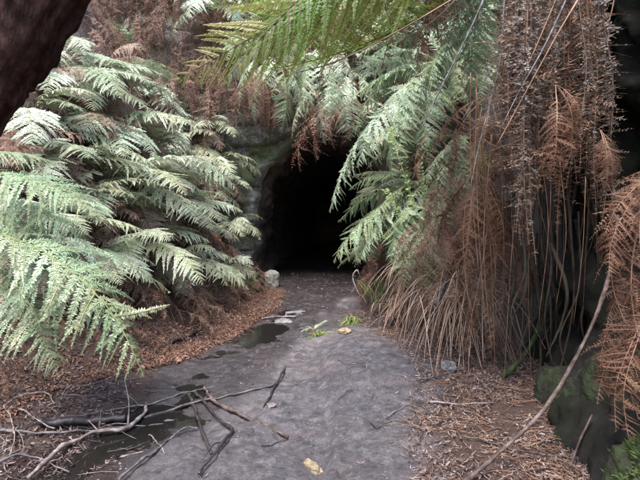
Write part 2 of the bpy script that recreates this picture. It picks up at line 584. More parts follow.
FS = {}
FS['pale'] = frond_set('frond', M['pale'], M['stem_green'], 9, 1, npair=32, npin=26, width=.28, th0=30, th1=45, droop=.25, brown=.13, messy=.11)
FS['far'] = frond_set('frond', M['pale'], M['stem_green'], 5, 2, npair=24, npin=16, width=.28, th0=35, th1=55, droop=.3, brown=.18)
FS['olive'] = frond_set('frond', M['olive'], M['stem_green'], 5, 3, npair=24, npin=18, width=.26, th0=35, th1=55, droop=.35, brown=.15)
FS['big'] = frond_set('frond', M['near'], M['stem_green'], 5, 4, npair=34, npin=32, width=.25, th0=25, th1=38, droop=.35, brown=.08)
FS['lime'] = frond_set('frond', M['lime'], M['stem_brown'], 4, 5, npair=34, npin=30, width=.22, th0=16, th1=30, droop=.22, brown=.10, messy=.06, rach=.004, s0=.3)
FS['dead'] = frond_set('dead_frond', M['dead'], M['stem_brown'], 5, 6, npair=22, npin=12, width=.20, th0=25, th1=60, droop=.6, messy=.32, brown=.2, thin=.6, missing=.15, ang=50)
FS['rust'] = frond_set('dead_frond', M['rust'], M['straw'], 5, 7, npair=30, npin=15, width=.21, th0=25, th1=55, droop=.5, messy=.22, brown=.1, thin=.6, missing=.08)
FS['faded'] = frond_set('dead_frond', M['faded'], M['stem_brown'], 4, 12, npair=24, npin=16, width=.24, th0=28, th1=50, droop=.45, messy=.15, brown=.2, thin=.8, missing=.1)
FS['rope'] = frond_set('dead_frond', M['ashen'], M['stem_brown'], 6, 8, npair=64, npin=7, width=.040, th0=6, th1=8, droop=1.0, messy=.6, brown=.32, thin=1.0, missing=.12, s0=.05, ang=40, pmax=.15, pinlen=.75, rach=.005)
FS['ropeb'] = frond_set('dead_frond', M['dead'], M['stem_brown'], 4, 9, npair=40, npin=8, width=.075, th0=8, th1=14, droop=1.0, messy=.6, brown=.3, thin=.7, missing=.15, s0=.08, ang=40, pmax=.2, rach=.0035)


def frond_matrix(root, tip, roll=0.0, xdir=None):
    root = Vector(root); tip = Vector(tip)
    d = tip - root
    L = d.length
    yv = d.normalized()
    if xdir is None:
        xv = yv.cross(Vector((0, 0, 1)))
        if xv.length < .15:
            xv = yv.cross(Vector((.4, -1, 0)))
    else:
        xv = Vector(xdir) - yv * yv.dot(Vector(xdir))
    xv.normalize()
    zv = xv.cross(yv)
    m = Matrix((xv, yv, zv)).transposed()
    m = m @ Matrix.Rotation(roll, 3, 'Y')
    return Matrix.Translation(root) @ (m * L).to_4x4()


FR = random.Random(99)


def add_frond(plant, kind, root, tip, roll=0.0, name='frond', xdir=None, wscale=1.0):
    """root and tip in world space"""
    o0 = Vector(plant.location)
    me = FR.choice(FS[kind])[0]
    mtx = frond_matrix(Vector(root) - o0, Vector(tip) - o0, roll, xdir)
    if wscale != 1.0:
        mtx = mtx @ Matrix.Diagonal((wscale, 1, 1, 1))
    # Matrix * L scales the 4x4 cell too, so rebuild it cleanly
    mtx[3][0] = mtx[3][1] = mtx[3][2] = 0; mtx[3][3] = 1
    return obj(name, me, plant, mw=mtx)


def empty(name, loc):
    o = bpy.data.objects.new(name, None)
    o.empty_display_size = .1
    COL.objects.link(o)
    o.location = loc
    return o


def fern(label, root, n, L, az, spread, kind='pale', elev=(5, 40), droop=.25, dead=2, group='pale ferns on the banks', cat='fern', deadkind='dead'):
    """a fern: fronds fan out from the root around azimuth az (degrees, 0 = +X, -90 = to the camera)"""
    root = Vector(root)
    e = empty('fern', root)
    tag(e, label, cat, group)
    for k in range(n):
        a = R(az + spread * ((k + .5) / n * 2 - 1) + FR.uniform(-14, 14))
        el = R(FR.uniform(*elev))
        l = L * FR.uniform(.75, 1.15)
        tip = root + Vector((math.cos(a) * math.cos(el), math.sin(a) * math.cos(el), math.sin(el) - droop)) * l
        gz = float(ground(tip.x, tip.y))
        if tip.z < gz + .06:
            tip.z = gz + FR.uniform(.08, .22)
        add_frond(e, kind, root + Vector((FR.uniform(-.04, .04), FR.uniform(-.04, .04), FR.uniform(0, .05))), tip, FR.uniform(-.35, .35))
    for k in range(dead):
        a = R(az + FR.uniform(-spread, spread))
        l = L * FR.uniform(.6, .95)
        tip = root + Vector((math.cos(a) * .75, math.sin(a) * .75, -.75)) * l
        gz = float(ground(tip.x, tip.y))
        tip.z = max(tip.z, gz + .05)
        add_frond(e, deadkind, root, tip, FR.uniform(-.6, .6), 'dead_frond')
    if kind in ('pale', 'far', 'olive', 'big'):
        v, q = tube([root + Vector((0, 0, -.12)), root + Vector((0, 0, .04))], .05, .03, 6, 8, .3, n)
        v = v - np.array(root)
        obj('crown_base', mesh_np('crown_base', v, q, M['stem_brown'], True), e)
    return e


# ------------------------------------------------------------------ ground sheet
def make_ground():
    xs = np.unique(np.concatenate([np.linspace(-22, -6, 30), np.linspace(-6, -3.2, 60), np.linspace(-3.2, 2.4, 300), np.linspace(2.4, 6, 60), np.linspace(6, 22, 30)]))
    ys = np.unique(np.concatenate([np.linspace(-10, 2, 70), np.linspace(2, 6.5, 260), np.linspace(6.5, 13.2, 240), np.linspace(13.2, 42, 60)]))
    X, Y = np.meshgrid(xs, ys)
    Z = ground(X, Y)
    lit = np.where(X > (xMR(Y) + xML(Y)) / 2, (X - xMR(Y)) * 2.2 + .5, (xML(Y) - X) * 1.6 + .4)
    lit = np.clip(lit, 0, 1)
    lit = np.where(Y > 12, lit * .3, lit)
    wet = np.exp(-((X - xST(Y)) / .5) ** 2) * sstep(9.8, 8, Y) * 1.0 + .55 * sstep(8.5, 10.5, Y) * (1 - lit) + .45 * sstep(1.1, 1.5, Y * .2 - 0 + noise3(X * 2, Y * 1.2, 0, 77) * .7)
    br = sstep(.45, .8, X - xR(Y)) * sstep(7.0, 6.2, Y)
    v = np.stack([X, Y, Z], -1).reshape(-1, 3)
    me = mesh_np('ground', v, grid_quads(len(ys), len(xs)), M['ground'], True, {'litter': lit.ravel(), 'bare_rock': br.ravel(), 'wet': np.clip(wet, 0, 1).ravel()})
    tag(obj('ground', me), kind='structure')


make_ground()

ys = np.linspace(2.2, 8.6, 80); us = np.linspace(-.5, .5, 12)
Yg, Ug = np.meshgrid(ys, us, indexing='ij')
v = np.stack([xST(Yg) + Ug, Yg, base(Yg) - .050 - .008 * (Yg > 0) + 0 * Ug], -1).reshape(-1, 3)
tag(obj('water', mesh_np('water', v, grid_quads(80, 12), M['water'], True)), kind='structure')


# ------------------------------------------------------------------ rock face with the tunnel mouth
OUT = [(-1.50, .2), (-1.60, 1.2), (-1.42, 2.3), (-.85, 3.25), (.1, 3.78), (.95, 3.6), (1.55, 2.8), (1.7, 1.3), (1.62, .3), (.8, -.1), (-.7, -.1)]


def outline(n=180):
    p = np.array(OUT + OUT[:3])
    c = []
    m_ = len(OUT)
    for u in np.linspace(0, m_, n, endpoint=False):
        i = int(u); t = u - i
        a, b, cc, d = [np.array(OUT[(i + k - 1) % m_]) for k in range(4)]
        c.append(.5 * ((2 * b) + (-a + cc) * t + (2 * a - 5 * b + 4 * cc - d) * t * t + (-a + 3 * b - 3 * cc + d) * t ** 3))
    return np.array(c)


def strata(x, y, z):
    """layered, blocky relief"""
    zz = z + .35 * noise3(x * .7, y, z * .5, 51) + .10 * noise3(x * 2.6, y, z * 2, 52) - .16 * x
    h = 2.1 * zz + .5 * noise3(z * .9, 4, 0, 54)
    layer = np.floor(h)
    fr = h - layer
    off = _hash(layer.astype(np.int64), np.floor(x * .9 + layer * .37 + .4 * noise3(x * 2, z * 2, 0, 58)).astype(np.int64), np.zeros_like(layer, dtype=np.int64), 5)
    return (off - .5) * .30 - .12 * np.exp(-((fr) / .10) ** 2) + .26 * fbm(x * 1.5, y * 1.5, z * 1.9, 6, 53)


def make_face():
    o = outline(420)
    n = len(o)
    cen = np.array([.1, 1.7])
    dr = o - cen; dr /= np.linalg.norm(dr, axis=1)[:, None]
    e = np.concatenate([[0, .03, .06, .09, .12, .15], np.linspace(.17, 3, 170), np.linspace(3.05, 10, 130)])
    Pg = o[None] + dr[None] * e[:, None, None]
    rim = .12 * fbm(o[:, 0] * 2.3, o[:, 1] * 2.3, 0, 3, 60)
    Pg = Pg + dr[None] * (rim * .6)[None, :, None]
    X, Z = Pg[..., 0], Pg[..., 1]
    Yb = 12.0 + .35 * np.exp(-(e / .12))[:, None] + .10 * np.maximum(0, Z - 4)
    side_push = -.5 * sstep(-2.2, -3.6, X) - .7 * sstep(2.2, 3.6, X)
    Y = Yb + side_push - strata(X, Yb * 0 + 3, Z) * np.minimum(1, .45 + e / .5)[:, None] - .3 * np.exp(-((X + 2.0) / .8) ** 2) * sstep(3.2, 2.4, Z)
    v = np.stack([X, Y, Z], -1).reshape(-1, 3)
    tag(obj('rock_face', mesh_np('rock_face', v, grid_quads(len(e), n, True), M['rock'], False)), kind='structure')
    # the bore
    yy = np.concatenate([np.linspace(0, 3, 24), np.linspace(3.3, 24, 40)])
    B = o + dr * (rim * .6)[:, None]
    X = np.repeat(B[None, :, 0], len(yy), 0); Z = np.repeat(B[None, :, 1], len(yy), 0)
    first = v.reshape(len(e), n, 3)[0, :, 1]
    k = np.minimum(1, yy / 1.2)[:, None]
    Yv = first[None] * (1 - k) + 12.35 * k + yy[:, None]
    d = .16 * fbm(X * 1.6, Yv * 1.3, Z * 1.6, 4, 71) + .07 * noise3(X * 5, Yv * 4, Z * 5, 73)
    d[0] = 0
    flare = -.12 * np.exp(-((yy - 2) / 3) ** 2)[:, None] * 0
    X = X + dr[None, :, 0] * (d + flare) + .02 * (yy[:, None] / 3) ** 2
    Z = Z + dr[None, :, 1] * (d + flare)
    vb = np.stack([X, Yv, Z], -1).reshape(-1, 3)
    # end wall: collapse to a point
    endc = vb.reshape(len(yy), n, 3)[-1].mean(0)
    vb = np.vstack([vb, np.repeat(endc[None], n, 0)])
    q = grid_quads(len(yy) + 1, n, True)
    t = obj('tunnel', mesh_np('tunnel', vb, q, M['bore'], True))
    tag(t, 'rough rock tunnel running into black darkness at the end of the path', 'tunnel')


make_face()


def rock(name, label, loc, size, m, seed, rot=0, sq=1.0, cat='rock', group=None, bury=.3):
    """an angular stone: sphere pushed towards a box, chipped by noise"""
    n, k = 22, 28
    a = np.linspace(0, np.pi, n); b = np.linspace(0, 2 * np.pi, k, endpoint=False)
    A, B = np.meshgrid(a, b, indexing='ij')
    d = np.stack([np.sin(A) * np.cos(B), np.sin(A) * np.sin(B), np.cos(A)], -1)
    mx = np.abs(d).max(-1, keepdims=True)
    d = d / (mx ** (.75 * sq))
    q = 1 + .22 * fbm(d[..., 0] * 1.2 + seed, d[..., 1] * 1.2, d[..., 2] * 1.2, 4, seed)
    v = d * q[..., None] * np.array(size)
    c, s_ = math.cos(rot), math.sin(rot)
    v = np.stack([v[..., 0] * c - v[..., 1] * s_, v[..., 0] * s_ + v[..., 1] * c, v[..., 2]], -1).reshape(-1, 3)
    v[:, 2] += size[2] * (1 - bury)
    o = obj(name, mesh_np(name, v, grid_quads(n, k, True), m, False), loc=Vector(loc))
    tag(o, label, cat, group)
    return o


# ------------------------------------------------------------------ near cliff on the right
def make_cliff():
    ys = np.linspace(1.0, 7.4, 190); zs = np.linspace(-.4, 5.2, 170)
    Y, Z = np.meshgrid(ys, zs, indexing='ij')
    prof = np.interp(Z, [-.4, 0, .4, .9, 1.6, 2.3, 2.9, 3.6, 5.2], [.12, .12, .22, .50, .75, .72, .35, .25, 1.1])
    X = xR(Y) + prof + .30 * fbm(Y * .9, Z * .9, 0, 3, 81) + .12 * fbm(Y * 3, Z * 3, 0, 4, 83) - .06 * np.abs(noise3(Y * 6, Z * 2.5, 0, 85))
    X = X + sstep(4.7, 6.2, Y) * 1.7
    v = np.stack([X, Y, Z], -1).reshape(-1, 3)
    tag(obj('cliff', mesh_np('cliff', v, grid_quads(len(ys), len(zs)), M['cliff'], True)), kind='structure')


make_cliff()


# ------------------------------------------------------------------ leaf litter (stuff)
def litter(name, label, n, sampler, tint_pow=1.0, lmin=.035, lmax=.09, wr=.22, seed=1, lift=.012, tilt=.35, m=None):
    g = np.random.default_rng(seed)
    x, y = sampler(g, n)
    z = ground(x, y)
    e = .03
    gx = (ground(x + e, y) - ground(x - e, y)) / (2 * e); gy = (ground(x, y + e) - ground(x, y - e)) / (2 * e)
    gx = np.clip(gx, -3, 3); gy = np.clip(gy, -3, 3)
    nr = np.stack([-gx, -gy, np.ones_like(gx)], -1) + g.normal(0, tilt, (len(x), 3))
    nr /= np.linalg.norm(nr, axis=1)[:, None]
    a = g.random(len(x)) * 2 * np.pi
    t = np.stack([np.cos(a), np.sin(a), 0 * a], -1)
    t = t - nr * (t * nr).sum(1)[:, None]; t /= np.linalg.norm(t, axis=1)[:, None]
    s = np.cross(nr, t)
    L = g.uniform(lmin, lmax, len(x)); W = L * wr * g.uniform(.5, 1.3, len(x))
    c = np.stack([x, y, z + g.uniform(.002, lift, len(x))], -1)
    cu = g.normal(.12, .18, len(x)) * L
    def pt(u, w, h):
        return c + t * (L * u)[:, None] + s * (W * w)[:, None] + nr * (h)[:, None]
    v = np.stack([pt(-.5, 0, cu), pt(-.12, -.5, cu * .1 + W * .25), pt(-.1, .5, cu * .1 + W * .25), pt(.0, 0, 0 * cu),
                  pt(.28, -.38, cu * .3 + W * .2), pt(.3, .36, cu * .3 + W * .2), pt(.55, .05, cu * 1.2)], 1)
    qq = np.array([[0, 1, 3, 2], [3, 1, 4, 6], [2, 3, 6, 5]])
    q = (qq[None] + np.arange(len(x))[:, None, None] * 7).reshape(-1, 4)
    tn = np.repeat(g.random(len(x)) ** tint_pow, 7)
    vy = np.repeat(g.uniform(-.4, .5, len(x)), 7)
    me = mesh_np(name, v.reshape(-1, 3), q, m or M['litter'], False, {'tint': tn, 'vary': vy})
    return tag(obj(name, me), label, 'leaf litter', None, 'stuff')


def samp_left(g, n):
    y = g.uniform(2.6, 9.8, n) ; y = 2.6 + (y - 2.6) ** 1.0
    d = g.exponential(.55, n) - .35
    x = xL(y) - d
    k = clump(x, y, g)
    return x[k], y[k]


def samp_left_front(g, n):
    y = g.uniform(2.3, 4.6, n)
    x = g.uniform(-3.1, -1.15, n)
    k = noise3(x * 2.5, y * 2.5, 0, 91) + (-1.6 - x) * .7 > g.normal(0, .3, n)
    return x[k], y[k]


def clump(x, y, g, k=1.0):
    return noise3(x * 3.1, y * 3.1, 0, 201) * .7 + noise3(x * 9, y * 9, 0, 203) * .5 > g.normal(-.25, .35, len(x)) * k


def samp_right(g, n):
    y = g.uniform(2.2, 7.5, n)
    a = xMR(y) - .12; b = xR(y) + .35
    x = a - .12 + (b - a + .12) * g.random(n) ** .75
    k = clump(x, y, g)
    return x[k], y[k]


def samp_path(g, n):
    y = 2.2 + 9 * g.random(n) ** 1.4
    x = g.uniform(-1, 1, n) * .9 + .1
    k = g.random(n) < np.clip(.12 + .5 * np.abs(noise3(x * 1.8, y * 1.8, 0, 95)) + .5 * (x > xMR(y) - .2), 0, 1)
    return x[k], y[k]


def samp_tunnel(g, n):
    return g.uniform(-1.2, 1.2, n), g.uniform(9.5, 13.5, n)


M['leaf_rust'] = leaf_mat('rust_litter_leaf', [(.1, (.032, .014, .010)), (.4, (.075, .031, .021)), (.75, (.15, .068, .045))], (.32, .19, .13), .65, .1, .4)
litter('leaf_litter', 'rust brown leaf litter lying along the foot of the left bank', 34000, samp_left, 2.2, lmin=.014, lmax=.065, wr=.3, lift=.03, tilt=.6, seed=2, m=M['leaf_rust'])
litter('leaf_litter', 'dark wet leaves lying among the fallen sticks at the lower left', 6500, samp_left_front, 2.6, lmin=.015, lmax=.07, tilt=.5, seed=3)
litter('leaf_litter', 'pale dry leaf litter heaped between the mud path and the right cliff', 34000, samp_right, 3.0, wr=.24, seed=4, lmin=.008, lmax=.055, lift=.03, tilt=.7)
litter('leaf_litter', 'few scattered leaves trodden into the grey mud path', 1500, samp_path, 1.4, lmin=.012, lmax=.06, seed=5, lift=.004, tilt=.12)
litter('leaf_litter', 'dim leaves strewn on the floor of the tunnel mouth', 260, samp_tunnel, 1.0, seed=6, lift=.006, tilt=.15)


# fine twigs in the litter
def twigs(name, label, n, sampler, seed, lmin=.08, lmax=.35, r=.0025, m=None, lift=.05):
    g = np.random.default_rng(seed)
    x, y = sampler(g, n)
    n = len(x)
    a = g.random(n) * 2 * np.pi
    L = g.uniform(lmin, lmax, n)
    k = np.linspace(-.5, .5, 5)
    bend_ = g.normal(0, .15, n)
    px_ = x[:, None] + np.cos(a)[:, None] * L[:, None] * k - np.sin(a)[:, None] * L[:, None] * bend_[:, None] * (k ** 2) * 4
    py_ = y[:, None] + np.sin(a)[:, None] * L[:, None] * k + np.cos(a)[:, None] * L[:, None] * bend_[:, None] * (k ** 2) * 4
    pz_ = ground(px_, py_) + .006 + (g.random(n) ** 2 * lift)[:, None] * (k + .5)
    c = np.stack([px_, py_, pz_], -1)
    side_ = np.stack([-np.sin(a), np.cos(a), 0 * a], -1)[:, None]
    rr = (r * g.uniform(.4, 1.9, n))[:, None, None] * (1 - .5 * (k + .5))[None, :, None]
    upv = np.array([0, 0, 1.])
    ring = np.stack([c + side_ * rr, c + upv * rr, c - side_ * rr, c - upv * rr], 2)   # n,5,4,3
    v = ring.reshape(-1, 3)
    q = (grid_quads(5, 4, True)[None] + np.arange(n)[:, None, None] * 20).reshape(-1, 4)
    return tag(obj(name, mesh_np(name, v, q, m or M['straw'], True)), label, 'twigs', None, 'stuff')


def pebbles(label, n, sampler, seed, rmin, rmax, m):
    g = np.random.default_rng(seed)
    x, y = sampler(g, n)
    n = len(x)
    r = rmin + (rmax - rmin) * g.random(n) ** 4
    base_ = np.array([[0, 0, 1], [1, 0, .1], [.3, .9, .2], [-.8, .6, 0], [-.8, -.6, .15], [.3, -.9, 0]])
    k = base_[None] * g.uniform(.6, 1.3, (n, 6, 3)) * np.array([1, .8, .6])
    a = g.random(n) * 6.28
    c, s_ = np.cos(a)[:, None], np.sin(a)[:, None]
    k = np.stack([k[..., 0] * c - k[..., 1] * s_, k[..., 0] * s_ + k[..., 1] * c, k[..., 2]], -1) * r[:, None, None]
    v = k + np.stack([x, y, ground(x, y) - r * .15], -1)[:, None]
    q = np.array([[0, 1, 2, 2], [0, 2, 3, 3], [0, 3, 4, 4], [0, 4, 5, 5], [0, 5, 1, 1]])[:, :3]
    q = (q[None] + np.arange(n)[:, None, None] * 6).reshape(-1, 3)
    return tag(obj('pebbles', mesh_np('pebbles', v.reshape(-1, 3), q, m, False)), label, 'pebbles', None, 'stuff')


twigs('fine_twigs', 'fine dry twigs and stalks mixed through the litter below the right cliff', 2200, samp_right, 12)
twigs('fine_twigs', 'fine dark twigs tangled in the litter at the lower left', 420, samp_left_front, 13, m=M['wood_dark'], r=.0026, lmax=.35, lift=.03)
twigs('fine_twigs', 'fine pale twigs crossing each other at the lower left', 90, samp_left_front, 15, m=M['wood_pale'], r=.0032, lmax=.5, lift=.10)
twigs('fine_twigs', 'few thin twigs and stalks lying on the grey mud path', 170, samp_path, 16, m=M['wood_brown'], r=.002, lmax=.2, lift=.01)
twigs('fine_twigs', 'fine brown stalks matted along the foot of the left bank', 2200, samp_left, 14, m=M['stem_brown'], lmax=.45, lift=.16)


def samp_grit(g, n):
    y = 2.1 + 6.5 * g.random(n) ** 1.5
    x = g.uniform(-1.5, 1.2, n)
    k = (x < xMR(y) + .1) & (x > xML(y) - .3) & (noise3(x * 2.2, y * 2.2, 0, 222) + .5 * noise3(x * 8, y * 8, 0, 223) > g.normal(.05, .3, n))
    return x[k], y[k]


pebbles('grey grit and small pebbles pressed into the mud path', 9000, samp_grit, 31, .0025, .014, M['grit'])
pebbles('dark crumbs of soil and bark scattered over the mud path', 9000, samp_grit, 32, .002, .011, M['wood_dark'])

# ------------------------------------------------------------------ thatch: brown dead fern masses
def thatch(name, label, kinds, spots, seed, stems=0, stemlen=(.4, .9), mats=None):
    """spots: list of (root, tip) world pairs; stamps frond data into ONE mesh"""
    g = random.Random(seed)
    A = Acc()
    vary = []
    for (a, b) in spots:
        d = g.choice(FS[g.choice(kinds)])[1]
        mtx = frond_matrix(a, b, g.uniform(-.8, .8))
        m3 = np.array(mtx.to_3x3()); tr = np.array(mtx.translation)
        if abs(mtx[3][3] - 1) > 1e-6:
            pass
        v = d[0] @ m3.T + np.array(a)
        A.add(v, d[1], np.clip(d[2] + g.uniform(-.1, .35), 0, 1), 0)
        A.m[-1] = d[3]
        vary.append(np.full(len(v), g.uniform(-.5, .5)))
    v, q, t, mi = A.data()
    me = mesh_np(name, v, q, mats or [M['dead'], M['stem_brown']], False, {'tint': t, 'vary': np.concatenate(vary)}, mi)
    return tag(obj(name, me), label, 'dead ferns', None, 'stuff')


def bank_point(y, d, sidev):
    x = xL(y) - d if sidev < 0 else xR(y) + d
    return np.array([x, y, float(ground(x, y))])


tg = random.Random(5)
sp1 = []
for k in range(760):
    y = tg.uniform(3.4, 11.6); d = tg.uniform(.15, 5.2) ** 1.0
    p = bank_point(y, d, -1) + np.array([0, 0, tg.uniform(.02, .3)])
    L = tg.uniform(.4, .85) * (1 + .35 * (d > 2))
    az = R(tg.uniform(-100, 40))
    t_ = p + np.array([math.cos(az) * .6, math.sin(az) * .6, -.8]) * L
    t_[2] = max(t_[2], float(ground(t_[0], t_[1])) + .05)
    sp1.append((p, t_))
for k in range(170):
    y = tg.uniform(4.6, 9.6); d = tg.uniform(.25, 1.0)
    p = bank_point(y, d, -1) + np.array([0, 0, tg.uniform(.1, .35)])
    L = tg.uniform(.3, .6); az = R(tg.uniform(-70, 20))
    t_ = p + np.array([math.cos(az) * .7, math.sin(az) * .7, -.5]) * L
    t_[2] = max(t_[2], float(ground(t_[0], t_[1])) + .03)
    sp1.append((p, t_))
thatch('dead_fern_thatch', 'mat of red brown dead fronds lying under the green ferns on the left bank', ['dead', 'ropeb'], sp1, 1)

sp2 = []
for k in range(480):
    y = tg.uniform(5.6, 11.4); d = tg.uniform(.1, 2.8)
    p = bank_point(y, d, 1) + np.array([0, 0, tg.uniform(.02, .35)])
    L = tg.uniform(.4, .85)
    az = R(tg.uniform(140, 290))
    t_ = p + np.array([math.cos(az) * .6, math.sin(az) * .6, -.8]) * L
    t_[2] = max(t_[2], float(ground(t_[0], t_[1])) + .05)
    sp2.append((p, t_))
thatch('dead_fern_thatch', 'mat of brown dead fronds lying under the ferns on the right bank', ['dead', 'ropeb'], sp2, 2)

# curtain over the rock face, above and left of the mouth
sp3 = []
for k in range(1250):
    x = tg.uniform(-6.0, 4.0)
    zmin = 3.95 if -1.5 < x < 1.6 else (4.0 if x < 0 else 2.0)
    z = tg.uniform(zmin, 9.0)
    y = 11.5 - tg.uniform(0, .7) + .1 * max(0, z - 4) - (.5 if abs(x) > 2.8 else 0)
    L = tg.uniform(.8, 1.7)
    if z - L * .95 < 3.55 and -2.2 < x < 1.7:
        L = max(.35, (z - 3.5))
    p = np.array([x, y, z])
    sp3.append((p, p + np.array([tg.uniform(-.15, .15), tg.uniform(-.35, 0), -.97]) * L))
thatch('dead_fern_thatch', 'curtain of purplish brown dead fronds hanging down the rock face above the tunnel', ['ropeb', 'dead', 'ropeb'], sp3, 3)


# ------------------------------------------------------------------ ferns
LB = 'pale green ferns on the left bank'
RB = 'green ferns on the right bank beside the tunnel'


def bank_root(y, d, s, up=.08):
    p = bank_point(y, d, s)
    p[2] += up
    return p


def froot(px, py, Y=None, up=.04):
    """root where the line of sight through the pixel meets the bank (or the rock face)"""
    g = G(px, py, up)
    if g[1] < 2 or g[1] > 11.1 or float(ground(g[0], g[1])) > 9:
        return P(px, py, 11.1)
    return g


# big one at the left edge, built frond by frond
e = empty('fern', P(-45, 215, 3.7))
tag(e, 'largest nearest fern, long pale fronds reaching in from the left edge', 'fern', LB)
for (a, b, roll) in [((-45, 175, 3.7), (98, 214, 3.4), .35), ((-50, 190, 3.8), (92, 250, 3.6), .1), ((-60, 210, 3.7), (66, 262, 3.45), -.1),
                     ((-50, 225, 3.6), (147, 374, 3.25), .45), ((-60, 240, 3.7), (110, 330, 3.6), .2), ((-45, 215, 3.7), (120, 300, 3.9), -.2),
                     ((-40, 250, 3.7), (60, 375, 3.4), .3), ((-55, 160, 3.8), (70, 170, 4.1), .1), ((-40, 230, 3.8), (170, 292, 4.2), 0), ((-50, 260, 3.7), (40, 330, 3.3), -.3)]:
    add_frond(e, 'big', P(*a), P(*b), roll)
for (a, b) in [((-40, 260, 3.8), (40, 360, 3.8)), ((-40, 240, 3.8), (90, 300, 4.1)), ((-50, 200, 3.9), (50, 150, 4.3))]:
    add_frond(e, 'rust', P(*a), P(*b), 0, 'dead_frond')
v, q = tube([P(-62, 290, 3.75), P(-55, 235, 3.72), P(-45, 212, 3.7)], .09, .05, 10, 10, .25, 3)
obj('crown_base', mesh_np('crown_base', v - np.array(e.location), q, M['stem_brown'], True), e)

left = [
    # px, py, Y, n, L, az, spread, label
    (92, 262, 4.9, 7, .62, -35, 60, 'small bright fern with upturned tips just right of the large near fern'),
    (20, 130, 4.7, 8, .85, -30, 70, 'fern at the left edge just under the dark leaning trunk'),
    (60, 95, 5.6, 9, .95, -30, 70, 'fern high on the left bank beside the leaning trunk'),
    (100, 135, 5.6, 10, 1.0, -35, 75, 'bright broad fern in the middle of the left bank'),
    (55, 170, 5.2, 8, .9, -35, 70, 'partly browned fern above the large near fern'),
    (120, 190, 5.8, 10, 1.0, -30, 75, 'full bright fern arching over the brown hollow of the left bank'),
    (150, 165, 6.6, 10, 1.0, -35, 75, 'pale fern right of the broad fern in the middle of the left bank'),
    (165, 215, 6.4, 9, .85, -30, 75, 'low fern on the left bank hanging over the leaf litter'),
    (95, 88, 7.0, 9, .85, -40, 70, 'fern near the top of the left bank, half brown'),
    (140, 110, 7.6, 9, 1.0, -40, 75, 'grey green fern on the upper left bank below the brown hanging fronds'),
    (180, 150, 7.8, 10, 1.0, -35, 75, 'mint green fern on the left bank facing the tunnel mouth'),
    (195, 200, 8.0, 9, .9, -30, 75, 'fern on the left bank nearest the path, drooping over it'),
    (205, 240, 8.4, 8, .8, -30, 70, 'lowest fern of the left bank, just left of the tunnel boulder'),
    (215, 170, 9.4, 9, .95, -40, 70, 'fern beside the layered rock left of the tunnel mouth'),
    (180, 128, 9.3, 9, .75, -45, 70, 'fern on the far upper left bank under the hanging dead fronds'),
    (230, 225, 10.4, 8, .7, -40, 70, 'small fern at the foot of the rock left of the tunnel'),
    (62, 66, 8.4, 8, .8, -50, 70, 'rounded fern on top of the left bank beside the upper trunk'),
    (226, 185, 10.0, 8, .6, -40, 80, 'pale fern against the layered rock at the left edge of the tunnel'),
    (212, 130, 10.0, 8, .7, -50, 80, 'pale fern above the layered rock at the left edge of the tunnel'),
    (222, 270, 9.0, 7, .62, -30, 70, 'small green fern on the litter at the end of the left bank'),
    (172, 265, 6.5, 7, .7, -30, 70, 'low fern half hidden in the brown hollow of the left bank'),
    (130, 250, 6.5, 7, .75, -30, 70, 'fern hanging its tips before the brown hollow of the left bank'),
    (20, 235, 4.9, 7, .8, -30, 60, 'shaded fern behind the fronds of the large near fern'),
    (75, 215, 5.0, 8, .8, -35, 70, 'fern in the hollow between the large near fern and the broad one'),
]
for (px, py, Y, n, L, az, spr, lab) in left:
    fern(lab, froot(px, py, Y), max(6, n - 1), L * (1.62 if Y < 7.9 else 1.15), az, spr * .85, 'pale' if Y < 7.5 else 'far', (2, 40), .42, 4, LB, deadkind='faded')

right = [
    (405, 135, 7.2, 9, 1.05, 200, 65, 'pale', 'bright fern on the right bank whose tips reach over the tunnel mouth'),
    (400, 85, 7.6, 9, 1.15, 205, 60, 'pale', 'blue green fern above the right side of the tunnel mouth'),
    (420, 200, 6.9, 8, .85, 205, 65, 'pale', 'fern at mid height on the right bank with tips before the dark tunnel'),
    (405, 245, 7.4, 8, .75, 205, 60, 'olive', 'low green fern on the right of the tunnel floor'),
    (380, 265, 8.3, 7, .55, 200, 60, 'olive', 'small mossy green fern at the foot of the right bank'),
    (450, 110, 6.6, 8, .9, 215, 65, 'olive', 'olive fern behind the rusty dead fronds on the right bank'),
    (440, 55, 7.4, 9, 1.1, 215, 65, 'olive', 'dark green fern high on the right bank'),
    (470, 20, 7.0, 8, 1.0, 215, 65, 'olive', 'topmost fern of the right bank behind the hanging stalks'),
    (380, 40, 9.4, 9, 1.1, 220, 65, 'far', 'pale fern on the cliff above the tunnel mouth, right of centre'),
    (430, 160, 6.2, 7, .7, 205, 60, 'olive', 'shaded fern beside the leafy green shrub'),
    (375, 110, 8.8, 9, 1.0, 215, 60, 'far', 'pale fern hanging at the top right rim of the tunnel mouth'),
]
for (px, py, Y, n, L, az, spr, kind, lab) in right:
    fern(lab, froot(px, py, Y, .08), n + 5, L * 1.2, az - 12, spr + 8, kind, (-10, 45), .25, 1, RB)

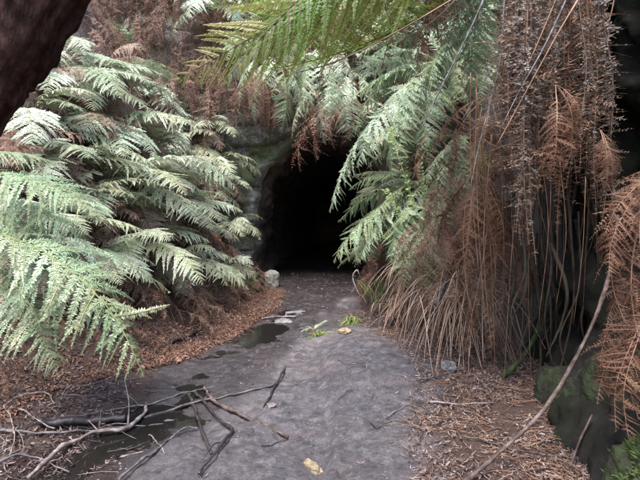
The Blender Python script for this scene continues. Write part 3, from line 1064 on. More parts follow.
for lab, root, tips in [
    ('large bright blue green fern arching over the right rim of the tunnel mouth', (440, 62, 6.4), [(355, 134, 6.3), (345, 105, 6.6), (358, 168, 6.1), (330, 212, 6.4), (400, 152, 5.9), (378, 55, 6.8), (350, 72, 6.9), (430, 165, 5.9), (470, 122, 6.0), (395, 185, 6.0), (365, 88, 6.3), (410, 20, 6.9)]),
    ('bright fern with tips hanging before the lower right of the dark tunnel', (428, 180, 6.4), [(334, 262, 6.4), (338, 222, 6.5), (360, 262, 6.1), (392, 262, 5.8), (348, 190, 6.6), (408, 140, 6.4), (440, 245, 5.8), (372, 225, 6.0), (415, 270, 5.9)]),
    ('pale green fern hanging at the top right behind the slanting stalks', (492, 5, 5.4), [(428, 88, 5.2), (455, 112, 5.1), (482, 105, 5.1), (408, 62, 5.4), (398, 22, 5.6), (440, 40, 5.1), (470, 60, 4.9), (415, 110, 5.5)]),
    ('green fern hanging low over the top left of the tunnel mouth', (272, 52, 10.0), [(240, 108, 9.8), (256, 122, 9.8), (280, 132, 9.8), (300, 118, 9.9), (228, 80, 10.0), (262, 100, 9.6), (310, 80, 10.0)]),
    ('green fern hanging from the rock over the top right of the tunnel mouth', (322, 40, 8.6), [(288, 98, 8.4), (305, 112, 8.4), (328, 122, 8.3), (352, 102, 8.4), (278, 66, 8.6), (368, 70, 8.6), (340, 84, 8.2)]),
    ('dull green fern between the slanting stalks and the rusty dead fronds', (468, 135, 5.5), [(425, 190, 5.3), (440, 215, 5.2), (460, 225, 5.1), (482, 200, 5.1), (415, 160, 5.5), (450, 170, 5.0)]),
    ('dull green fern in the brown straw above the sprawling clump', (440, 225, 5.8), [(392, 268, 5.6), (405, 290, 5.4), (425, 300, 5.3), (385, 240, 5.8), (448, 280, 5.3)]),
    ('pale fern drooping from the rock over the middle of the tunnel mouth', (345, 70, 9.6), [(292, 138, 9.4), (305, 120, 9.4), (325, 145, 9.3), (350, 140, 9.2), (300, 90, 9.6), (375, 120, 9.2), (335, 40, 9.8)])]:
    r_ = P(*root)
    e = empty('fern', r_)
    tag(e, lab, 'fern', RB)
    for t_ in tips:
        add_frond(e, 'olive' if lab[:4] == 'dull' else 'big' if root[2] < 7 else 'pale', r_ + rng.normal(0, .03, 3), P(*t_), FR.uniform(-.45, .45))
    v, q = tube([r_ + np.array([.35, .3, -.45]), r_ + np.array([.1, .08, -.12]), r_], .07, .04, 8, 8, .3, 5)
    obj('crown_base', mesh_np('crown_base', v - r_, q, M['stem_brown'], True), e)

top = [
    (300, 75, 11.0, 8, 1.0, -90, 80, 'far', 'pale fern growing on the rock right above the tunnel mouth'),
    (255, 40, 11.0, 8, 1.1, -80, 80, 'olive', 'dull green fern on the rock face above left of the tunnel'),
    (215, 15, 10.4, 8, 1.2, -70, 80, 'far', 'pale fern at the top of the rock face behind the lime fronds'),
    (340, 20, 11.0, 8, 1.2, -95, 80, 'far', 'pale fern at the very top above the tunnel mouth'),
    (165, -8, 9.6, 6, .8, -60, 80, 'olive', 'grey green fern over the brown curtain at the upper left'),
    (345, 100, 11.0, 7, .9, -95, 70, 'far', 'small pale fern drooping over the top rim of the tunnel'),
    (120, -12, 9.0, 6, .8, -60, 80, 'far', 'pale fern at the top edge above the brown curtain'),
    (410, 5, 8.6, 8, 1.2, 220, 70, 'far', 'bluish fern at the top edge right of the tunnel'),
]
for (px, py, Y, n, L, az, spr, kind, lab) in top:
    fern(lab, froot(px, py), n, L, az, spr, kind, (-20, 35), .45, 2, 'ferns above the tunnel mouth')

# ------------------------------------------------------------------ tree fern over the right wall
crown = Vector(P(545, -95, 3.9))
tfern = empty('tree_fern', (crown.x + .5, crown.y + .3, 2.4))
tag(tfern, 'tree fern above the right cliff with lime fronds and a skirt of grey dead fronds', 'tree fern')
v, q = tube([Vector((crown.x + .55, crown.y + .35, 2.3)), Vector((crown.x + .3, crown.y + .2, 3.2)), crown], .16, .13, 20, 14, .3, 4)
obj('trunk', mesh_np('trunk', v - np.array(tfern.location), q, M['bark'], True), tfern)
for (b, roll) in [((178, 84, 3.0), .5), ((224, 86, 2.9), 1.3), ((262, 72, 3.2), -.9), ((230, 36, 3.4), .3), ((300, 58, 3.4), 1.6),
                  ((205, 4, 3.1), -.3)]:
    add_frond(tfern, 'lime', crown + Vector((FR.uniform(-.05, .05), 0, 0)), P(*b), roll, xdir=(-.1, -.5, .85), wscale=.50)
for (b, roll) in [((345, 60, 3.5), .3), ((318, 112, 3.8), .6), ((380, 70, 3.7), -.5), ((268, 60, 3.4), .4), ((420, 80, 3.9), .4)]:
    add_frond(tfern, 'dead', crown, P(*b), roll, 'dead_frond')
for (b, roll) in [((400, 70, 4.4), .3), ((440, 85, 4.6), .1), ((372, 45, 4.6), -.2), ((470, 105, 4.8), -.2), ((425, 40, 4.2), .4)]:
    add_frond(tfern, 'big', crown + Vector((0, .2, .1)), P(*b), roll)
# skirt ropes
for k in range(95):
    px = FR.uniform(512, 612) if k % 5 else FR.uniform(500, 530)
    Y = FR.uniform(3.3, 4.4)
    top_ = P(px * .75 + 545 * .25, FR.uniform(-70, -10), Y)
    ln = FR.uniform(1.0, 2.0)
    if 540 < px < 566: ln *= .75
    b = top_ + np.array([(px - 545) * .0012 + FR.uniform(-.06, .06), FR.uniform(-.08, .08), -ln])
    add_frond(tfern, 'rope' if FR.random() < .72 else 'ropeb', top_, b, FR.uniform(-3, 3), 'dead_frond', wscale=FR.uniform(.8, 1.5))

# bare stalks slanting down from the tree fern crown: parts of it
stalk_list = [((485, -20, 3.2), (468, 55, 3.1), (502, 135, 3.2), .006), ((470, -15, 3.0), (440, 60, 3.0), (415, 92, 3.1), .004)]
stalks = [
    [(492, -20), (470, 30), (445, 80), (420, 130)], [(485, -20), (400, 30), (340, 60), (300, 72)], [(590, -20), (560, 30), (535, 75), (497, 145)],
    [(575, -20), (545, 45), (520, 90), (500, 130)], [(560, -10), (530, 60), (505, 105)], [(470, -15), (440, 15), (420, 30), (400, 42)],
    [(505, -10), (500, 60), (492, 95), (478, 150), (470, 190)], [(618, -20), (612, 10), (606, 30)], [(640, -10), (634, 30), (640, 80)], [(520, -20), (508, 30), (480, 90), (462, 120)],
]
for i, s in enumerate(stalks):
    Y = 3.0 + .08 * i
    pts = [P(a, b, Y) for a, b in s]
    v, q = tube(pts, .0065, .003, 24, 6, .1, i)
    obj('stalk', mesh_np('stalk', v - np.array(tfern.location), q, M['straw'] if i % 3 else M['wood_grey'], True), tfern)

# thin hanging roots and stalks in front of the black hollow
acc = Acc()
for k in range(34):
    px = FR.uniform(470, 612); Y = FR.uniform(3.3, 4.5)
    y0 = FR.uniform(60, 200); y1 = FR.uniform(260, 385)
    pts = [P(px + FR.uniform(-10, 10), y0, Y), P(px + FR.uniform(-14, 14), (y0 + y1) / 2, Y + FR.uniform(-.1, .1)), P(px + FR.uniform(-14, 14), y1, Y)]
    v, q = tube(pts, FR.uniform(.002, .006), .0015, 16, 5, .15, k)
    acc.add(v, q)
tag(obj('hanging_roots', acc.mesh('hanging_roots', M['stem_brown'], True)), 'thin brown roots and stalks hanging before the black hollow in the right cliff', 'roots', None, 'stuff')

acc = Acc()
for k in range(46):
    px = FR.uniform(505, 618); Y = FR.uniform(3.9, 5.0)
    y0 = FR.uniform(120, 260); y1 = FR.uniform(330, 400)
    pts = [P(px + FR.uniform(-12, 12), y0, Y), P(px + FR.uniform(-12, 12), y0 * .6 + y1 * .4, Y - .1), P(px + FR.uniform(-10, 10), y0 * .3 + y1 * .7, Y - .05), P(px + FR.uniform(-18, 18), y1, Y)]
    v, q = tube(pts, FR.uniform(.006, .022), .005, 36, 7, .4, k)
    acc.add(v, q)
tag(obj('root_mass', acc.mesh('root_mass', M['root'], True)), 'knotted dark roots covered in moss running down inside the black hollow', 'roots', None, 'stuff')

# ------------------------------------------------------------------ rusty dead ferns, right side
DG = 'rusty dead ferns hanging on the right side'


def deadfern(label, root, tips, kind='rust', extra=0, rad=.5, grp=DG):
    e = empty('dead_fern', root)
    tag(e, label, 'dead fern', grp)
    for t_ in tips:
        add_frond(e, kind, root, t_, FR.uniform(-.7, .7), 'dead_frond')
    for k in range(extra):
        t_ = np.array(root) + np.array([FR.uniform(-.35, .35), FR.uniform(-.3, .1), -FR.uniform(.6, 1.0)]) * rad
        add_frond(e, kind, root, t_, FR.uniform(-1.5, 1.5), 'dead_frond')
    return e


deadfern('rusty dead fern hanging in a curled fan below the slanting stalks', P(490, 95, 4.3), [P(432, 165, 4.2), P(455, 190, 4.1), P(478, 200, 4.1), P(500, 200, 4.2), P(515, 150, 4.2), P(440, 120, 4.4)], extra=3, rad=.9)
deadfern('brown dead fern with curled fronds beside the black hollow', P(480, 170, 4.4), [P(425, 230, 4.4), P(440, 265, 4.3), P(465, 285, 4.2), P(492, 290, 4.2), P(505, 250, 4.3)], extra=4, rad=1.0)
deadfern('slim orange dead fern dangling in front of the grey skirt', P(556, 85, 3.2), [P(545, 175, 3.2), P(558, 195, 3.2), P(565, 170, 3.25)], extra=1, rad=.5)
deadfern('small orange dead fern dangling at the right of the grey skirt', P(600, 130, 3.1), [P(598, 205, 3.1), P(608, 190, 3.1), P(592, 180, 3.1)], extra=1, rad=.4)
deadfern('large russet dead fern filling the right edge', P(672, 170, 2.5), [P(602, 235, 2.4), P(607, 280, 2.35), P(610, 215, 2.5), P(625, 320, 2.3), P(640, 345, 2.3), P(612, 190, 2.6), P(640, 250, 2.2)], extra=3, rad=.6)
deadfern('russet dead fern low on the right edge above the moss', P(680, 270, 2.6), [P(598, 405, 2.5), P(600, 370, 2.5), P(612, 430, 2.45), P(605, 330, 2.55), P(640, 420, 2.35), P(625, 440, 2.4), P(600, 300, 2.6)], extra=3, rad=.6)
deadfern('drooping tan dead fern at the foot of the right bank above the straw clump', P(440, 215, 5.3), [P(392, 265, 5.3), P(405, 300, 5.1), P(430, 305, 5.0), P(455, 310, 5.0)], 'dead', extra=5, rad=1.0)
deadfern('dark brown dead fern between the black hollow and the tan one', P(505, 215, 4.6), [P(475, 320, 4.5), P(500, 330, 4.4), P(525, 300, 4.5), P(460, 300, 4.6)], 'ropeb', extra=6, rad=1.0)
deadfern('brown dead frond cluster hanging above the tunnel mouth', P(255, 70, 9.5), [P(235, 115, 9.4), P(270, 118, 9.4), P(290, 110, 9.3)], 'rust', extra=5, rad=1.1)
deadfern('dead fern dangling over the dark tunnel opening', P(345, 95, 8.6), [P(300, 172, 8.5), P(318, 160, 8.5), P(335, 150, 8.6)], 'dead', extra=3, rad=.9)
deadfern('pinkish dead fern at the upper left below the lime fronds', P(205, 55, 8.0), [P(225, 100, 7.9), P(238, 112, 7.9), P(200, 110, 8.0)], 'dead', extra=4, rad=1.0)

for lab, (px, py), L in [
    ('pinkish brown dead fern at the left edge just under the leaning trunk', (30, 108), .95),
    ('brown dead fern behind the upper fronds of the large near fern', (8, 170), .9),
    ('brown dead fern with its fronds hanging in the hollow of the left bank', (100, 235), .75),
    ('dead fern among the pale ferns high on the left bank', (110, 85), 1.0),
    ('faded dead fern in the middle of the pale ferns of the left bank', (75, 150), 1.0),
    ('dead fern below the pale ferns at the far end of the left bank', (185, 225), .8),
    ('brown dead fern over the litter behind the near fern', (60, 300), .7)]:
    r_ = froot(px, py, up=.30)
    tips = []
    for k in range(9):
        a = R(-40 + FR.uniform(-70, 70)); l = L * FR.uniform(.75, 1.15)
        tips.append(r_ + np.array([math.cos(a) * .85, math.sin(a) * .85, FR.uniform(-.5, .12)]) * l)
        tips[-1][2] = max(tips[-1][2], float(ground(tips[-1][0], tips[-1][1])) + .08)
    deadfern(lab, r_, tips, 'faded', grp='faded dead ferns on the left bank')

# brown mass of dead stems on the bank right of the straw clump
sp4 = []
for k in range(95):
    px = tg.uniform(425, 520); Y = tg.uniform(4.5, 5.8)
    y0 = tg.uniform(120, 300)
    a = P(px, y0, Y)
    if a[0] > xR(Y) + 1.0: a[0] = xR(Y) + tg.uniform(.3, .9)
    L = tg.uniform(.35, .8)
    b = a + np.array([tg.uniform(-.3, .15), tg.uniform(-.25, .05), -.9]) * L
    b[2] = max(b[2], float(ground(b[0], b[1])) + .03)
    sp4.append((a, b))
thatch('dead_fern_thatch', 'tangled brown dead fronds hanging on the right bank left of the black hollow', ['dead', 'ropeb', 'rust'], sp4, 4)


# ------------------------------------------------------------------ straw clump and other tufts
def blades(name, label, root, n, L, az, spread, m, w=.005, cat='grass clump', elev=(10, 80), sag=.7, group=None, pmax=1.0, seed=0):
    g = random.Random(seed + n)
    A = Acc()
    for k in range(n):
        a = R(az + g.uniform(-spread, spread)); el = R(g.uniform(*elev)); l = L * g.uniform(.5, 1.1)
        d = np.array([math.cos(a) * math.cos(el), math.sin(a) * math.cos(el), math.sin(el)])
        s = np.linspace(0, 1, 9)[:, None]
        o_ = np.array([g.gauss(0, .13), g.gauss(0, .10), g.gauss(0, .07)]) * L * 2 * min(1, L * 2)
        c = o_ + d * s * l + np.array([0, 0, -1]) * sag * l * s ** 2.2 + np.array([g.uniform(-1, 1), g.uniform(-1, 1), 0]) * .12 * l * s ** 2
        wx = c + root
        gz = ground(wx[:, 0], wx[:, 1]) - root[2] + .01
        c[:, 2] = np.maximum(c[:, 2], gz)
        sd = np.array([-math.sin(a), math.cos(a), g.uniform(-.4, .4)])
        ww = w * g.uniform(.5, 1.4) * (1 - s ** 2 * .85)
        v = np.stack([c - sd * ww, c + sd * ww], 1).reshape(-1, 3)
        q = np.array([[2 * i, 2 * i + 1, 2 * i + 3, 2 * i + 2] for i in range(8)])
        A.add(v, q, g.random() ** 1.5)
    o = obj(name, A.mesh(name, m), loc=Vector(root))
    tag(o, label, cat, group)
    return o


M['blade_straw'] = leaf_mat('straw_blade', [(0, (.12, .06, .036)), (.4, (.19, .10, .062)), (.7, (.27, .17, .11))], (.42, .31, .23), .6, .2, .4)
M['blade_green'] = leaf_mat('green_blade', [(0, (.10, .18, .05)), (.6, (.18, .28, .08))], (.36, .32, .12), .5, .3, .4)
blades('grass_clump', 'sprawling clump of pale straw blades at the foot of the right bank', G(405, 318) + np.array([.02, .1, .12]), 260, .55, 240, 110, M['blade_straw'], .006, seed=1)
blades('grass_clump', 'brown straw clump hanging above the sprawling one on the right bank', np.array(P(425, 262, 6.0)), 200, .6, 245, 80, M['blade_straw'], .005, elev=(-40, 50), sag=.9, seed=2)
blades('grass_clump', 'straw stalks falling over the litter left of the black hollow', np.array(P(462, 285, 5.1)), 150, .7, 250, 80, M['blade_straw'], .005, elev=(-50, 40), sag=.9, seed=3)
blades('grass_clump', 'small green and straw tuft on the mud in the middle of the path', G(318, 336), 90, .2, 0, 180, M['blade_green'], .005, seed=4)
blades('grass_clump', 'yellow green tuft at the right side of the path before the tunnel', G(352, 322), 110, .26, 200, 140, M['blade_green'], .006, seed=5)
blades('grass_clump', 'low green tuft under the last fern on the left bank', G(236, 292, .02), 70, .25, -60, 120, M['blade_green'], .006, seed=6)
blades('grass_clump', 'upright green blades at the foot of the right bank beside the tunnel', G(384, 300, .02), 80, .5, 200, 120, M['blade_green'], .006, elev=(45, 85), sag=.35, seed=7)
fern('small blue green fern seedling on the mud in the middle of the path', G(314, 335, .02), 7, .24, -90, 180, 'pale', (15, 60), .2, 0, 'fern seedlings on the path')

# leafy shrub at right of the tunnel
sh = empty('shrub', P(418, 240, 6.2))
tag(sh, 'leafy bright green shrub standing on the right bank beside the tunnel', 'shrub')
A = Acc(); B = Acc()
so = np.array(sh.location)
for k, s in enumerate([[(418, 250), (412, 200), (396, 150), (390, 128)], [(420, 245), (425, 205), (420, 165)], [(415, 245), (400, 215), (385, 190)], [(420, 240), (436, 210), (440, 190)], [(412, 245), (395, 240), (372, 232)], [(425, 245), (408, 190), (405, 150)]]):
    pts = np.array([P(a, b, 5.9 + .06 * k) for a, b in s])
    v, q = tube(pts - so, .005, .002, 20, 5, .1, k)
    B.add(v, q)
    c = catmull(pts, 26)
    for i in range(3, 26):
        for sd in (-1, 1):
            p = c[i]; t_ = (c[min(i + 1, 25)] - c[i - 1]); t_ /= np.linalg.norm(t_) + 1e-9
            lat = np.cross(t_, [0, -1, 0]) * sd + t_ * .6 + rng.normal(0, .35, 3); lat /= np.linalg.norm(lat)
            l = rng.uniform(.035, .06)
            w_ = np.cross(lat, [rng.normal(0, .3), -1, rng.normal(.4, .3)]); w_ /= np.linalg.norm(w_); w_ *= l * .26
            v = np.array([p, p + lat * l * .5 - w_, p + lat * l, p + lat * l * .5 + w_]) - so
            A.add(v, np.array([[0, 1, 2, 3]]), rng.random() * .3)
obj('leaves', A.mesh('leaves', M['blade_green']), sh)
obj('stem', B.mesh('stem', M['stem_green'], True), sh)

# ------------------------------------------------------------------ leaning trunk, upper left corner
a = P(88, 0, 1.62); b = P(0, 138, 1.55)
d = a - b; d /= np.linalg.norm(d)
perp = np.array([-d[2], 0, d[0]])
axis0 = b + perp * .262; axis1 = a + perp * .225
pts = [axis0 - d * 2.6 + np.array([-.25, .1, .3]), axis0 - d * 1.2 + np.array([-.05, 0, .06]), axis0, axis1, axis1 + d * 1.3 + np.array([-.1, 0, .1]), axis1 + d * 2.8 + np.array([-.5, 0, .4])]
v, q = tube(pts, .25, .16, 220, 72, .05, 6)
c = catmull(pts, 220); c = np.vstack([c[:1], c, c[-1:]])
vv = v.reshape(222, 72, 3)
dirv = vv - c[:, None]
aa = np.linspace(0, 2 * np.pi, 72, endpoint=False)
tt = np.linspace(0, 20, 222)
rel = .045 * (1 - np.abs(noise3(np.cos(aa)[None] * 5, np.sin(aa)[None] * 5, tt[:, None] * .35, 7)) * 2) + .05 * fbm(np.cos(aa)[None] * 9, np.sin(aa)[None] * 9, tt[:, None] * 1.2, 3, 9)
vv = vv + dirv * rel[..., None]
tr = empty('tree', Vector(pts[0]))
tag(tr, 'thick dark brown leaning tree trunk crossing the upper left corner', 'tree')
obj('trunk', mesh_np('trunk', vv.reshape(-1, 3) - np.array(pts[0]), q, M['bark'], True), tr)

# ------------------------------------------------------------------ rocks
rock('boulder', 'grey upright boulder at the left foot of the tunnel mouth', G(272, 286, -.03), (.15, .2, .21), M['boulder'], 3, .4, .35, bury=.25)
rock('boulder', 'smaller mossy boulder left of the upright one at the tunnel', G(252, 288, -.02), (.17, .17, .17), M['moss'], 4, 1.0, .7, bury=.3)
rock('stone', 'yellow ochre stone half sunk in the mud at the bottom of the path', G(312, 468, -.035), (.045, .07, .05), M['ochre'], 5, .6, .5, bury=.5)
rock('stone', 'small square white stone lying on the mud beside the sticks', G(272, 407, 0), (.034, .03, .014), M['wood_pale'], 6, .5, 1.0, bury=.2)
rock('stone', 'pale flat stone in the wet litter below the crossed sticks', G(172, 424, 0), (.055, .035, .018), M['stone'], 7, .2, .8, bury=.4)
rock('stone', 'flat grey stone lying across the path before the tunnel', G(283, 322, -.015), (.13, .09, .035), M['stone'], 8, .1, .8, bury=.5)
rock('stone', 'flat stone behind the grey one on the path before the tunnel', G(296, 314, -.015), (.16, .08, .035), M['stone'], 9, .6, .8, bury=.5)
rock('stone', 'tan stone right of the small tuft on the path', G(345, 333, 0), (.08, .06, .035), M['ochre'], 10, .6, .6, bury=.5)
rock('boulder', 'round mossy rock under the black hollow', P(562, 405, 4.0) * np.array([1, 1, 0]) + np.array([.02, 0, .02]), (.22, .22, .22), M['moss_dark'], 11, .3, .4, bury=.35)
rock('boulder', 'grey green mossy rock right of the curved root', np.array([1.95, 3.35, .0]), (.2, .3, .34), M['moss_dark'], 12, .3, .5, bury=.25)
rock('boulder', 'bright green mossy boulder in the lower right corner', np.array([1.69, 2.45, -.05]), (.17, .25, .24), M['moss'], 13, .3, .4, bury=.15)
rock('stone', 'grey stone in the litter at the foot of the straw clump', G(448, 372, 0), (.07, .06, .06), M['stone'], 14, .3, .6, bury=.35)
# moss cushions on the corner boulder
A = Acc()
for k in range(2600):
    th = FR.uniform(0, 6.28); ph = math.acos(FR.uniform(-.1, 1))
    d = np.array([math.sin(ph) * math.cos(th), math.sin(ph) * math.sin(th), math.cos(ph)])
    p = np.array([1.69, 2.45, .155]) + d * np.array([.18, .27, .26]) * (1 + .1 * noise3(*(d * 3), 2))
    l = FR.uniform(.012, .03)
    t_ = d + np.array([FR.gauss(0, .5), FR.gauss(0, .5), FR.gauss(0, .5)])
    s_ = np.cross(t_, [FR.gauss(0, 1), FR.gauss(0, 1), 1]); s_ = s_ / np.linalg.norm(s_) * l * .25
    A.add(np.array([p, p + t_ * l * .5 - s_, p + t_ * l, p + t_ * l * .5 + s_]), np.array([[0, 1, 2, 3]]), FR.random() * .3)
M['moss_tuft'] = leaf_mat('moss_tuft', [(0, (.03, .05, .012)), (.6, (.06, .10, .025))], (.12, .10, .05), .8, .3, .2)
tag(obj('moss', A.mesh('moss', M['moss_tuft'])), 'soft green moss covering the boulder in the lower right corner', 'moss', None, 'stuff')

# ------------------------------------------------------------------ sticks and logs
SG = 'fallen sticks on the wet ground'


def stick(label, px_pts, rpx, m, name='stick', lift=.02, r1=.6, branches=(), cat='stick', group=SG, heights=None, wob=.18, sides=8):
    """lies on the ground along photo pixels; rpx = radius in photo pixels"""
    pts = []
    for i, (a, b) in enumerate(px_pts):
        h = heights[i] if heights else lift
        g = G(a, b)
        if h > .05:       # raised point: keep it on its line of sight, nearer the viewer's ground point
            g = P(a, b, g[1] - h * 1.5)
            g[2] = max(g[2], float(ground(g[0], g[1])) + .01)
        else:
            g[2] += h
        pts.append(g)
    Y = np.mean([p[1] for p in pts])
    r = rpx * Y / F * .6
    o_ = pts[0].copy()
    A = Acc()
    v, q = tube(np.array(pts) - o_, r, r * r1, 70, 10, wob + .12, int(px_pts[0][0]))
    wv = v + o_
    v[:, 2] += .012 * fbm(wv[:, 0] * 9, wv[:, 1] * 9, 0, 3, 5)
    v[:, 0] += .008 * noise3(wv[:, 0] * 12, wv[:, 1] * 12, 0, 6)
    A.add(v, q)
    for br in branches:
        bp = [G(a, b, h) for (a, b, h) in br]
        v, q = tube(np.array(bp) - o_, r * .55, r * .2, 16, 6, .15, int(br[0][0]))
        A.add(v, q)
    o = obj(name, A.mesh(name, m, True), loc=Vector(o_))
    tag(o, label, cat, group)
    return o


stick('long pale curved branch with a knobbed end sweeping across the lower left', [(28, 486), (62, 455), (92, 440), (125, 434), (142, 421), (147, 412)], 3.0, M['wood_pale'], 'branch', .045, 1.0, [[(128, 432, .05), (129, 415, .10), (125, 398, .14)], [(100, 438, .04), (88, 432, .09)]], 'branch')
stick('thin pale stick lying level behind the curved branch', [(-5, 435), (50, 437), (105, 432), (165, 428)], 2.0, M['wood_grey'], lift=.03)
stick('thick black wet log lying in the hollow at the lower left', [(40, 428), (85, 427), (125, 423)], 6.5, M['black'], 'log', .04, .95, (), 'log', None, wob=.06, sides=14)
stick('short brown stick standing against the black log', [(98, 440), (100, 424), (102, 409)], 2.0, M['wood_brown'], lift=.03, heights=[.01, .1, .2])
stick('thin arched grey twig at the left edge above the litter', [(5, 411), (17, 401), (45, 398), (54, 408)], 1.4, M['wood_pale'], 'twig', .04, .6, cat='twig')
stick('crooked pale twig running down at the left edge', [(4, 411), (11, 425), (15, 445), (10, 462)], 1.5, M['wood_pale'], 'twig', .04, .6, [[(12, 430, .04), (22, 446, .06), (24, 460, .03)]], cat='twig')
stick('pale wavy twig dropping to the left end of the black log', [(11, 415), (22, 415), (34, 425), (54, 436)], 1.6, M['wood_pale'], 'twig', .05, .7, cat='twig')
stick('grey stick pointing up right from the bottom edge to the pale stone', [(120, 484), (150, 459), (182, 434), (197, 431)], 2.3, M['wood_grey'], lift=.03)
stick('thin pale forked stick across the wet pool', [(60, 425), (150, 408), (190, 394), (215, 389)], 1.5, M['wood_grey'], lift=.03, branches=[[(140, 410, .03), (125, 402, .07), (112, 404, .1)]])
stick('straight dark pole lying from the pool to the middle of the path', [(140, 422), (175, 412), (212, 402), (275, 387)], 3.2, M['wood_dark'], 'pole', .02, .8, cat='pole', wob=.08)
stick('smooth grey stick slanting down to its blunt end on the mud', [(204, 390), (215, 406), (245, 421), (288, 441)], 2.8, M['wood_brown'], lift=.03, r1=.9)
stick('dark crooked stick running down in the middle of the pile', [(189, 396), (197, 420), (204, 440), (211, 458)], 3.0, M['wood_dark'], lift=.025)
stick('black bent branch curling back at the bottom of the pile', [(194, 394), (207, 410), (222, 426), (232, 434), (222, 449), (198, 480)], 2.8, M['wood_dark'], 'branch', .03, .9, [[(225, 446, .02), (214, 452, .05), (203, 463, .02)]], 'branch')
stick('thin dark stick pressed into the mud above the white stone', [(285, 369), (273, 391), (264, 408)], 2.0, M['wood_dark'], lift=.008)
stick('short brown twig touching the blunt end of the grey stick', [(262, 447), (276, 444), (287, 440)], 1.2, M['wood_brown'], 'twig', .01, .7, cat='twig')
stick('dark stump end lying at the foot of the left bank', [(166, 347), (182, 341), (198, 334)], 3.5, M['black'], 'log', .03, .8, (), 'log', None)
stick('pale narrow log lying across the path before the tunnel', [(262, 320), (280, 318), (296, 318)], 1.6, M['wood_pale'], 'log', .02, .9, (), 'log', None)
stick('pale straight stick on the litter right of the path', [(430, 405), (460, 407), (494, 406)], 1.8, M['wood_pale'], lift=.02)
stick('pale thin stick at the right edge of the mud', [(418, 385), (440, 379), (462, 371)], 1.6, M['wood_grey'], lift=.03)
stick('bleached stick leaning from the straw clump to the litter', [(426, 315), (443, 338), (462, 361)], 2.0, M['wood_pale'], lift=.05)
stick('short dark stick on the mud beside the litter', [(430, 428), (450, 422), (470, 421)], 2.0, M['wood_dark'], lift=.01)
stick('long thin brown stick along the lower right litter', [(478, 442), (520, 455), (573, 464)], 2.0, M['wood_brown'], lift=.03)
stick('thin twig crossing the litter at the bottom right', [(455, 476), (490, 463), (530, 463)], 1.6, M['wood_brown'], 'twig', .02, .6, cat='twig')
stick('small twig on the mud in the lower middle', [(385, 420), (398, 412), (412, 404)], 1.2, M['wood_pale'], 'twig', .008, .6, cat='twig')
stick('thin dark twig beside the small pale one on the mud', [(370, 424), (378, 430), (392, 424)], 1.0, M['wood_dark'], 'twig', .008, .6, cat='twig')
stick('pale leaf stalk on the mud hump', [(366, 368), (370, 361), (375, 357)], 1.2, M['wood_pale'], 'twig', .008, .6, cat='twig')
stick('grey forked twig in the lower left corner', [(-5, 470), (20, 462), (44, 468), (70, 480)], 1.8, M['wood_grey'], 'twig', .04, .6, [[(20, 462, .04), (30, 450, .08)]], cat='twig')
stick('thin wet twig below the pale stone', [(70, 470), (98, 455), (128, 452), (150, 444)], 1.6, M['wood_dark'], 'twig', .02, .6, cat='twig')
stick('short twig sticking up behind the curved branch', [(148, 437), (158, 446), (166, 456)], 1.3, M['wood_pale'], 'twig', .02, .6, cat='twig')

# curved root from the ground up the right cliff
pts = [P(455, 492, 2.75), P(500, 452, 2.85), P(545, 408, 3.0), P(580, 350, 3.15), P(600, 305, 3.25), P(612, 262, 3.35), P(618, 215, 3.45)]
pts[0][2] = max(pts[0][2], float(ground(pts[0][0], pts[0][1])) + .0)
v, q = tube(np.array(pts) - pts[0], .016, .009, 110, 10, .35, 5)
tag(obj('root', mesh_np('root', v, q, M['wood_brown'], True), loc=Vector(pts[0])), 'long curved brown root rising from the litter to the black hollow', 'root', 'roots on the right cliff')
pts = [P(496, 381, 4.5), P(512, 368, 4.5), P(528, 350, 4.55), P(540, 320, 4.6), P(545, 270, 4.6)]
v, q = tube(np.array(pts) - pts[0], .03, .015, 40, 10, .2, 6)
tag(obj('root', mesh_np('root', v, q, M['moss'], True), loc=Vector(pts[0])), 'green mossy root at the foot of the black hollow', 'root', 'roots on the right cliff')
pts = [P(568, 475, 2.9), P(578, 445, 3.0), P(592, 415, 3.1)]
v, q = tube(np.array(pts) - pts[0], .008, .006, 30, 8, .2, 6)
tag(obj('root', mesh_np('root', v, q, M['wood_brown'], True), loc=Vector(pts[0])), 'thin straight root right of the long curved one', 'root', 'roots on the right cliff')
pts = [P(455, 385, 4.6), P(520, 382, 4.5), P(560, 378, 4.4)]
v, q = tube(np.array(pts) - pts[0], .007, .005, 30, 8, .2, 6)
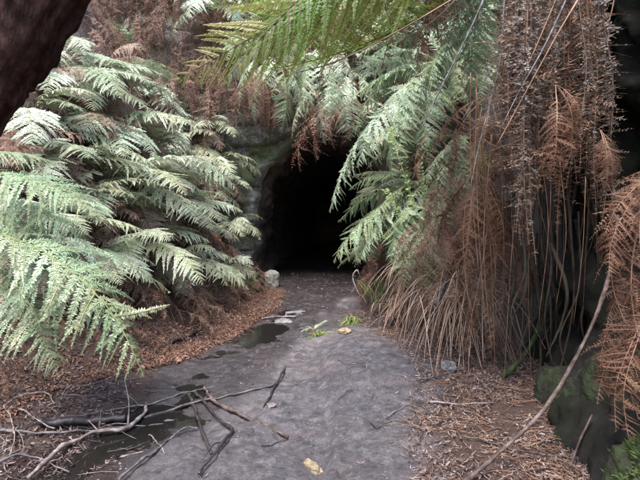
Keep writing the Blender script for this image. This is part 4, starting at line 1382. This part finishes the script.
tag(obj('root', mesh_np('root', v, q, M['wood_brown'], True), loc=Vector(pts[0])), 'level thin root crossing behind the mossy one', 'root', 'roots on the right cliff')
pts = [P(436, 305, 4.9), P(446, 280, 5.0), P(457, 252, 5.1)]
v, q = tube(np.array(pts) - pts[0], .022, .018, 20, 10, .1, 6)
tag(obj('stick', mesh_np('stick', v, q, M['wood_grey'], True), loc=Vector(pts[0])), 'thick grey stick standing in the brown straw on the right bank', 'stick', SG)
# curled pale twig at tunnel
pts = [P(360, 290, 9.2), P(354, 283, 9.2), P(353, 275, 9.2), P(357, 270, 9.2), P(359, 274, 9.2)]
pts[0][2] = float(ground(pts[0][0], pts[0][1]))
v, q = tube(np.array(pts) - pts[0], .014, .012, 24, 8, .1, 6)
tag(obj('twig', mesh_np('twig', v, q, M['wood_pale'], True), loc=Vector(pts[0])), 'small curled white twig at the right of the tunnel floor', 'twig')

# ------------------------------------------------------------------ light
w = bpy.data.worlds.new('World')
sc.world = w
w.use_nodes = True
nt = w.node_tree
bg = nt.nodes['Background']
sky = nt.nodes.new('ShaderNodeTexSky')
sky.sky_type = 'NISHITA'
sky.sun_disc = False
SUN_EL, SUN_AZ = 62, 200      # azimuth measured clockwise from +Y: behind the camera
sky.sun_elevation = R(SUN_EL)
sky.sun_rotation = R(SUN_AZ)
nt.links.new(sky.outputs[0], bg.inputs[0])
bg.inputs[1].default_value = .15
ld = bpy.data.lights.new('sun', 'SUN')
ld.energy = 1.5
ld.angle = R(30)
ld.color = (1, .95, .9)
lo = bpy.data.objects.new('sun', ld)
COL.objects.link(lo)
sd = Vector((math.sin(R(SUN_AZ)) * math.cos(R(SUN_EL)), math.cos(R(SUN_AZ)) * math.cos(R(SUN_EL)), math.sin(R(SUN_EL))))
lo.rotation_euler = sd.to_track_quat('Z', 'Y').to_euler()
lo.location = sd * 20

sc.view_settings.view_transform = 'Standard'
sc.view_settings.look = 'None'
sc.view_settings.gamma = 1
sc.view_settings.exposure = 2.7
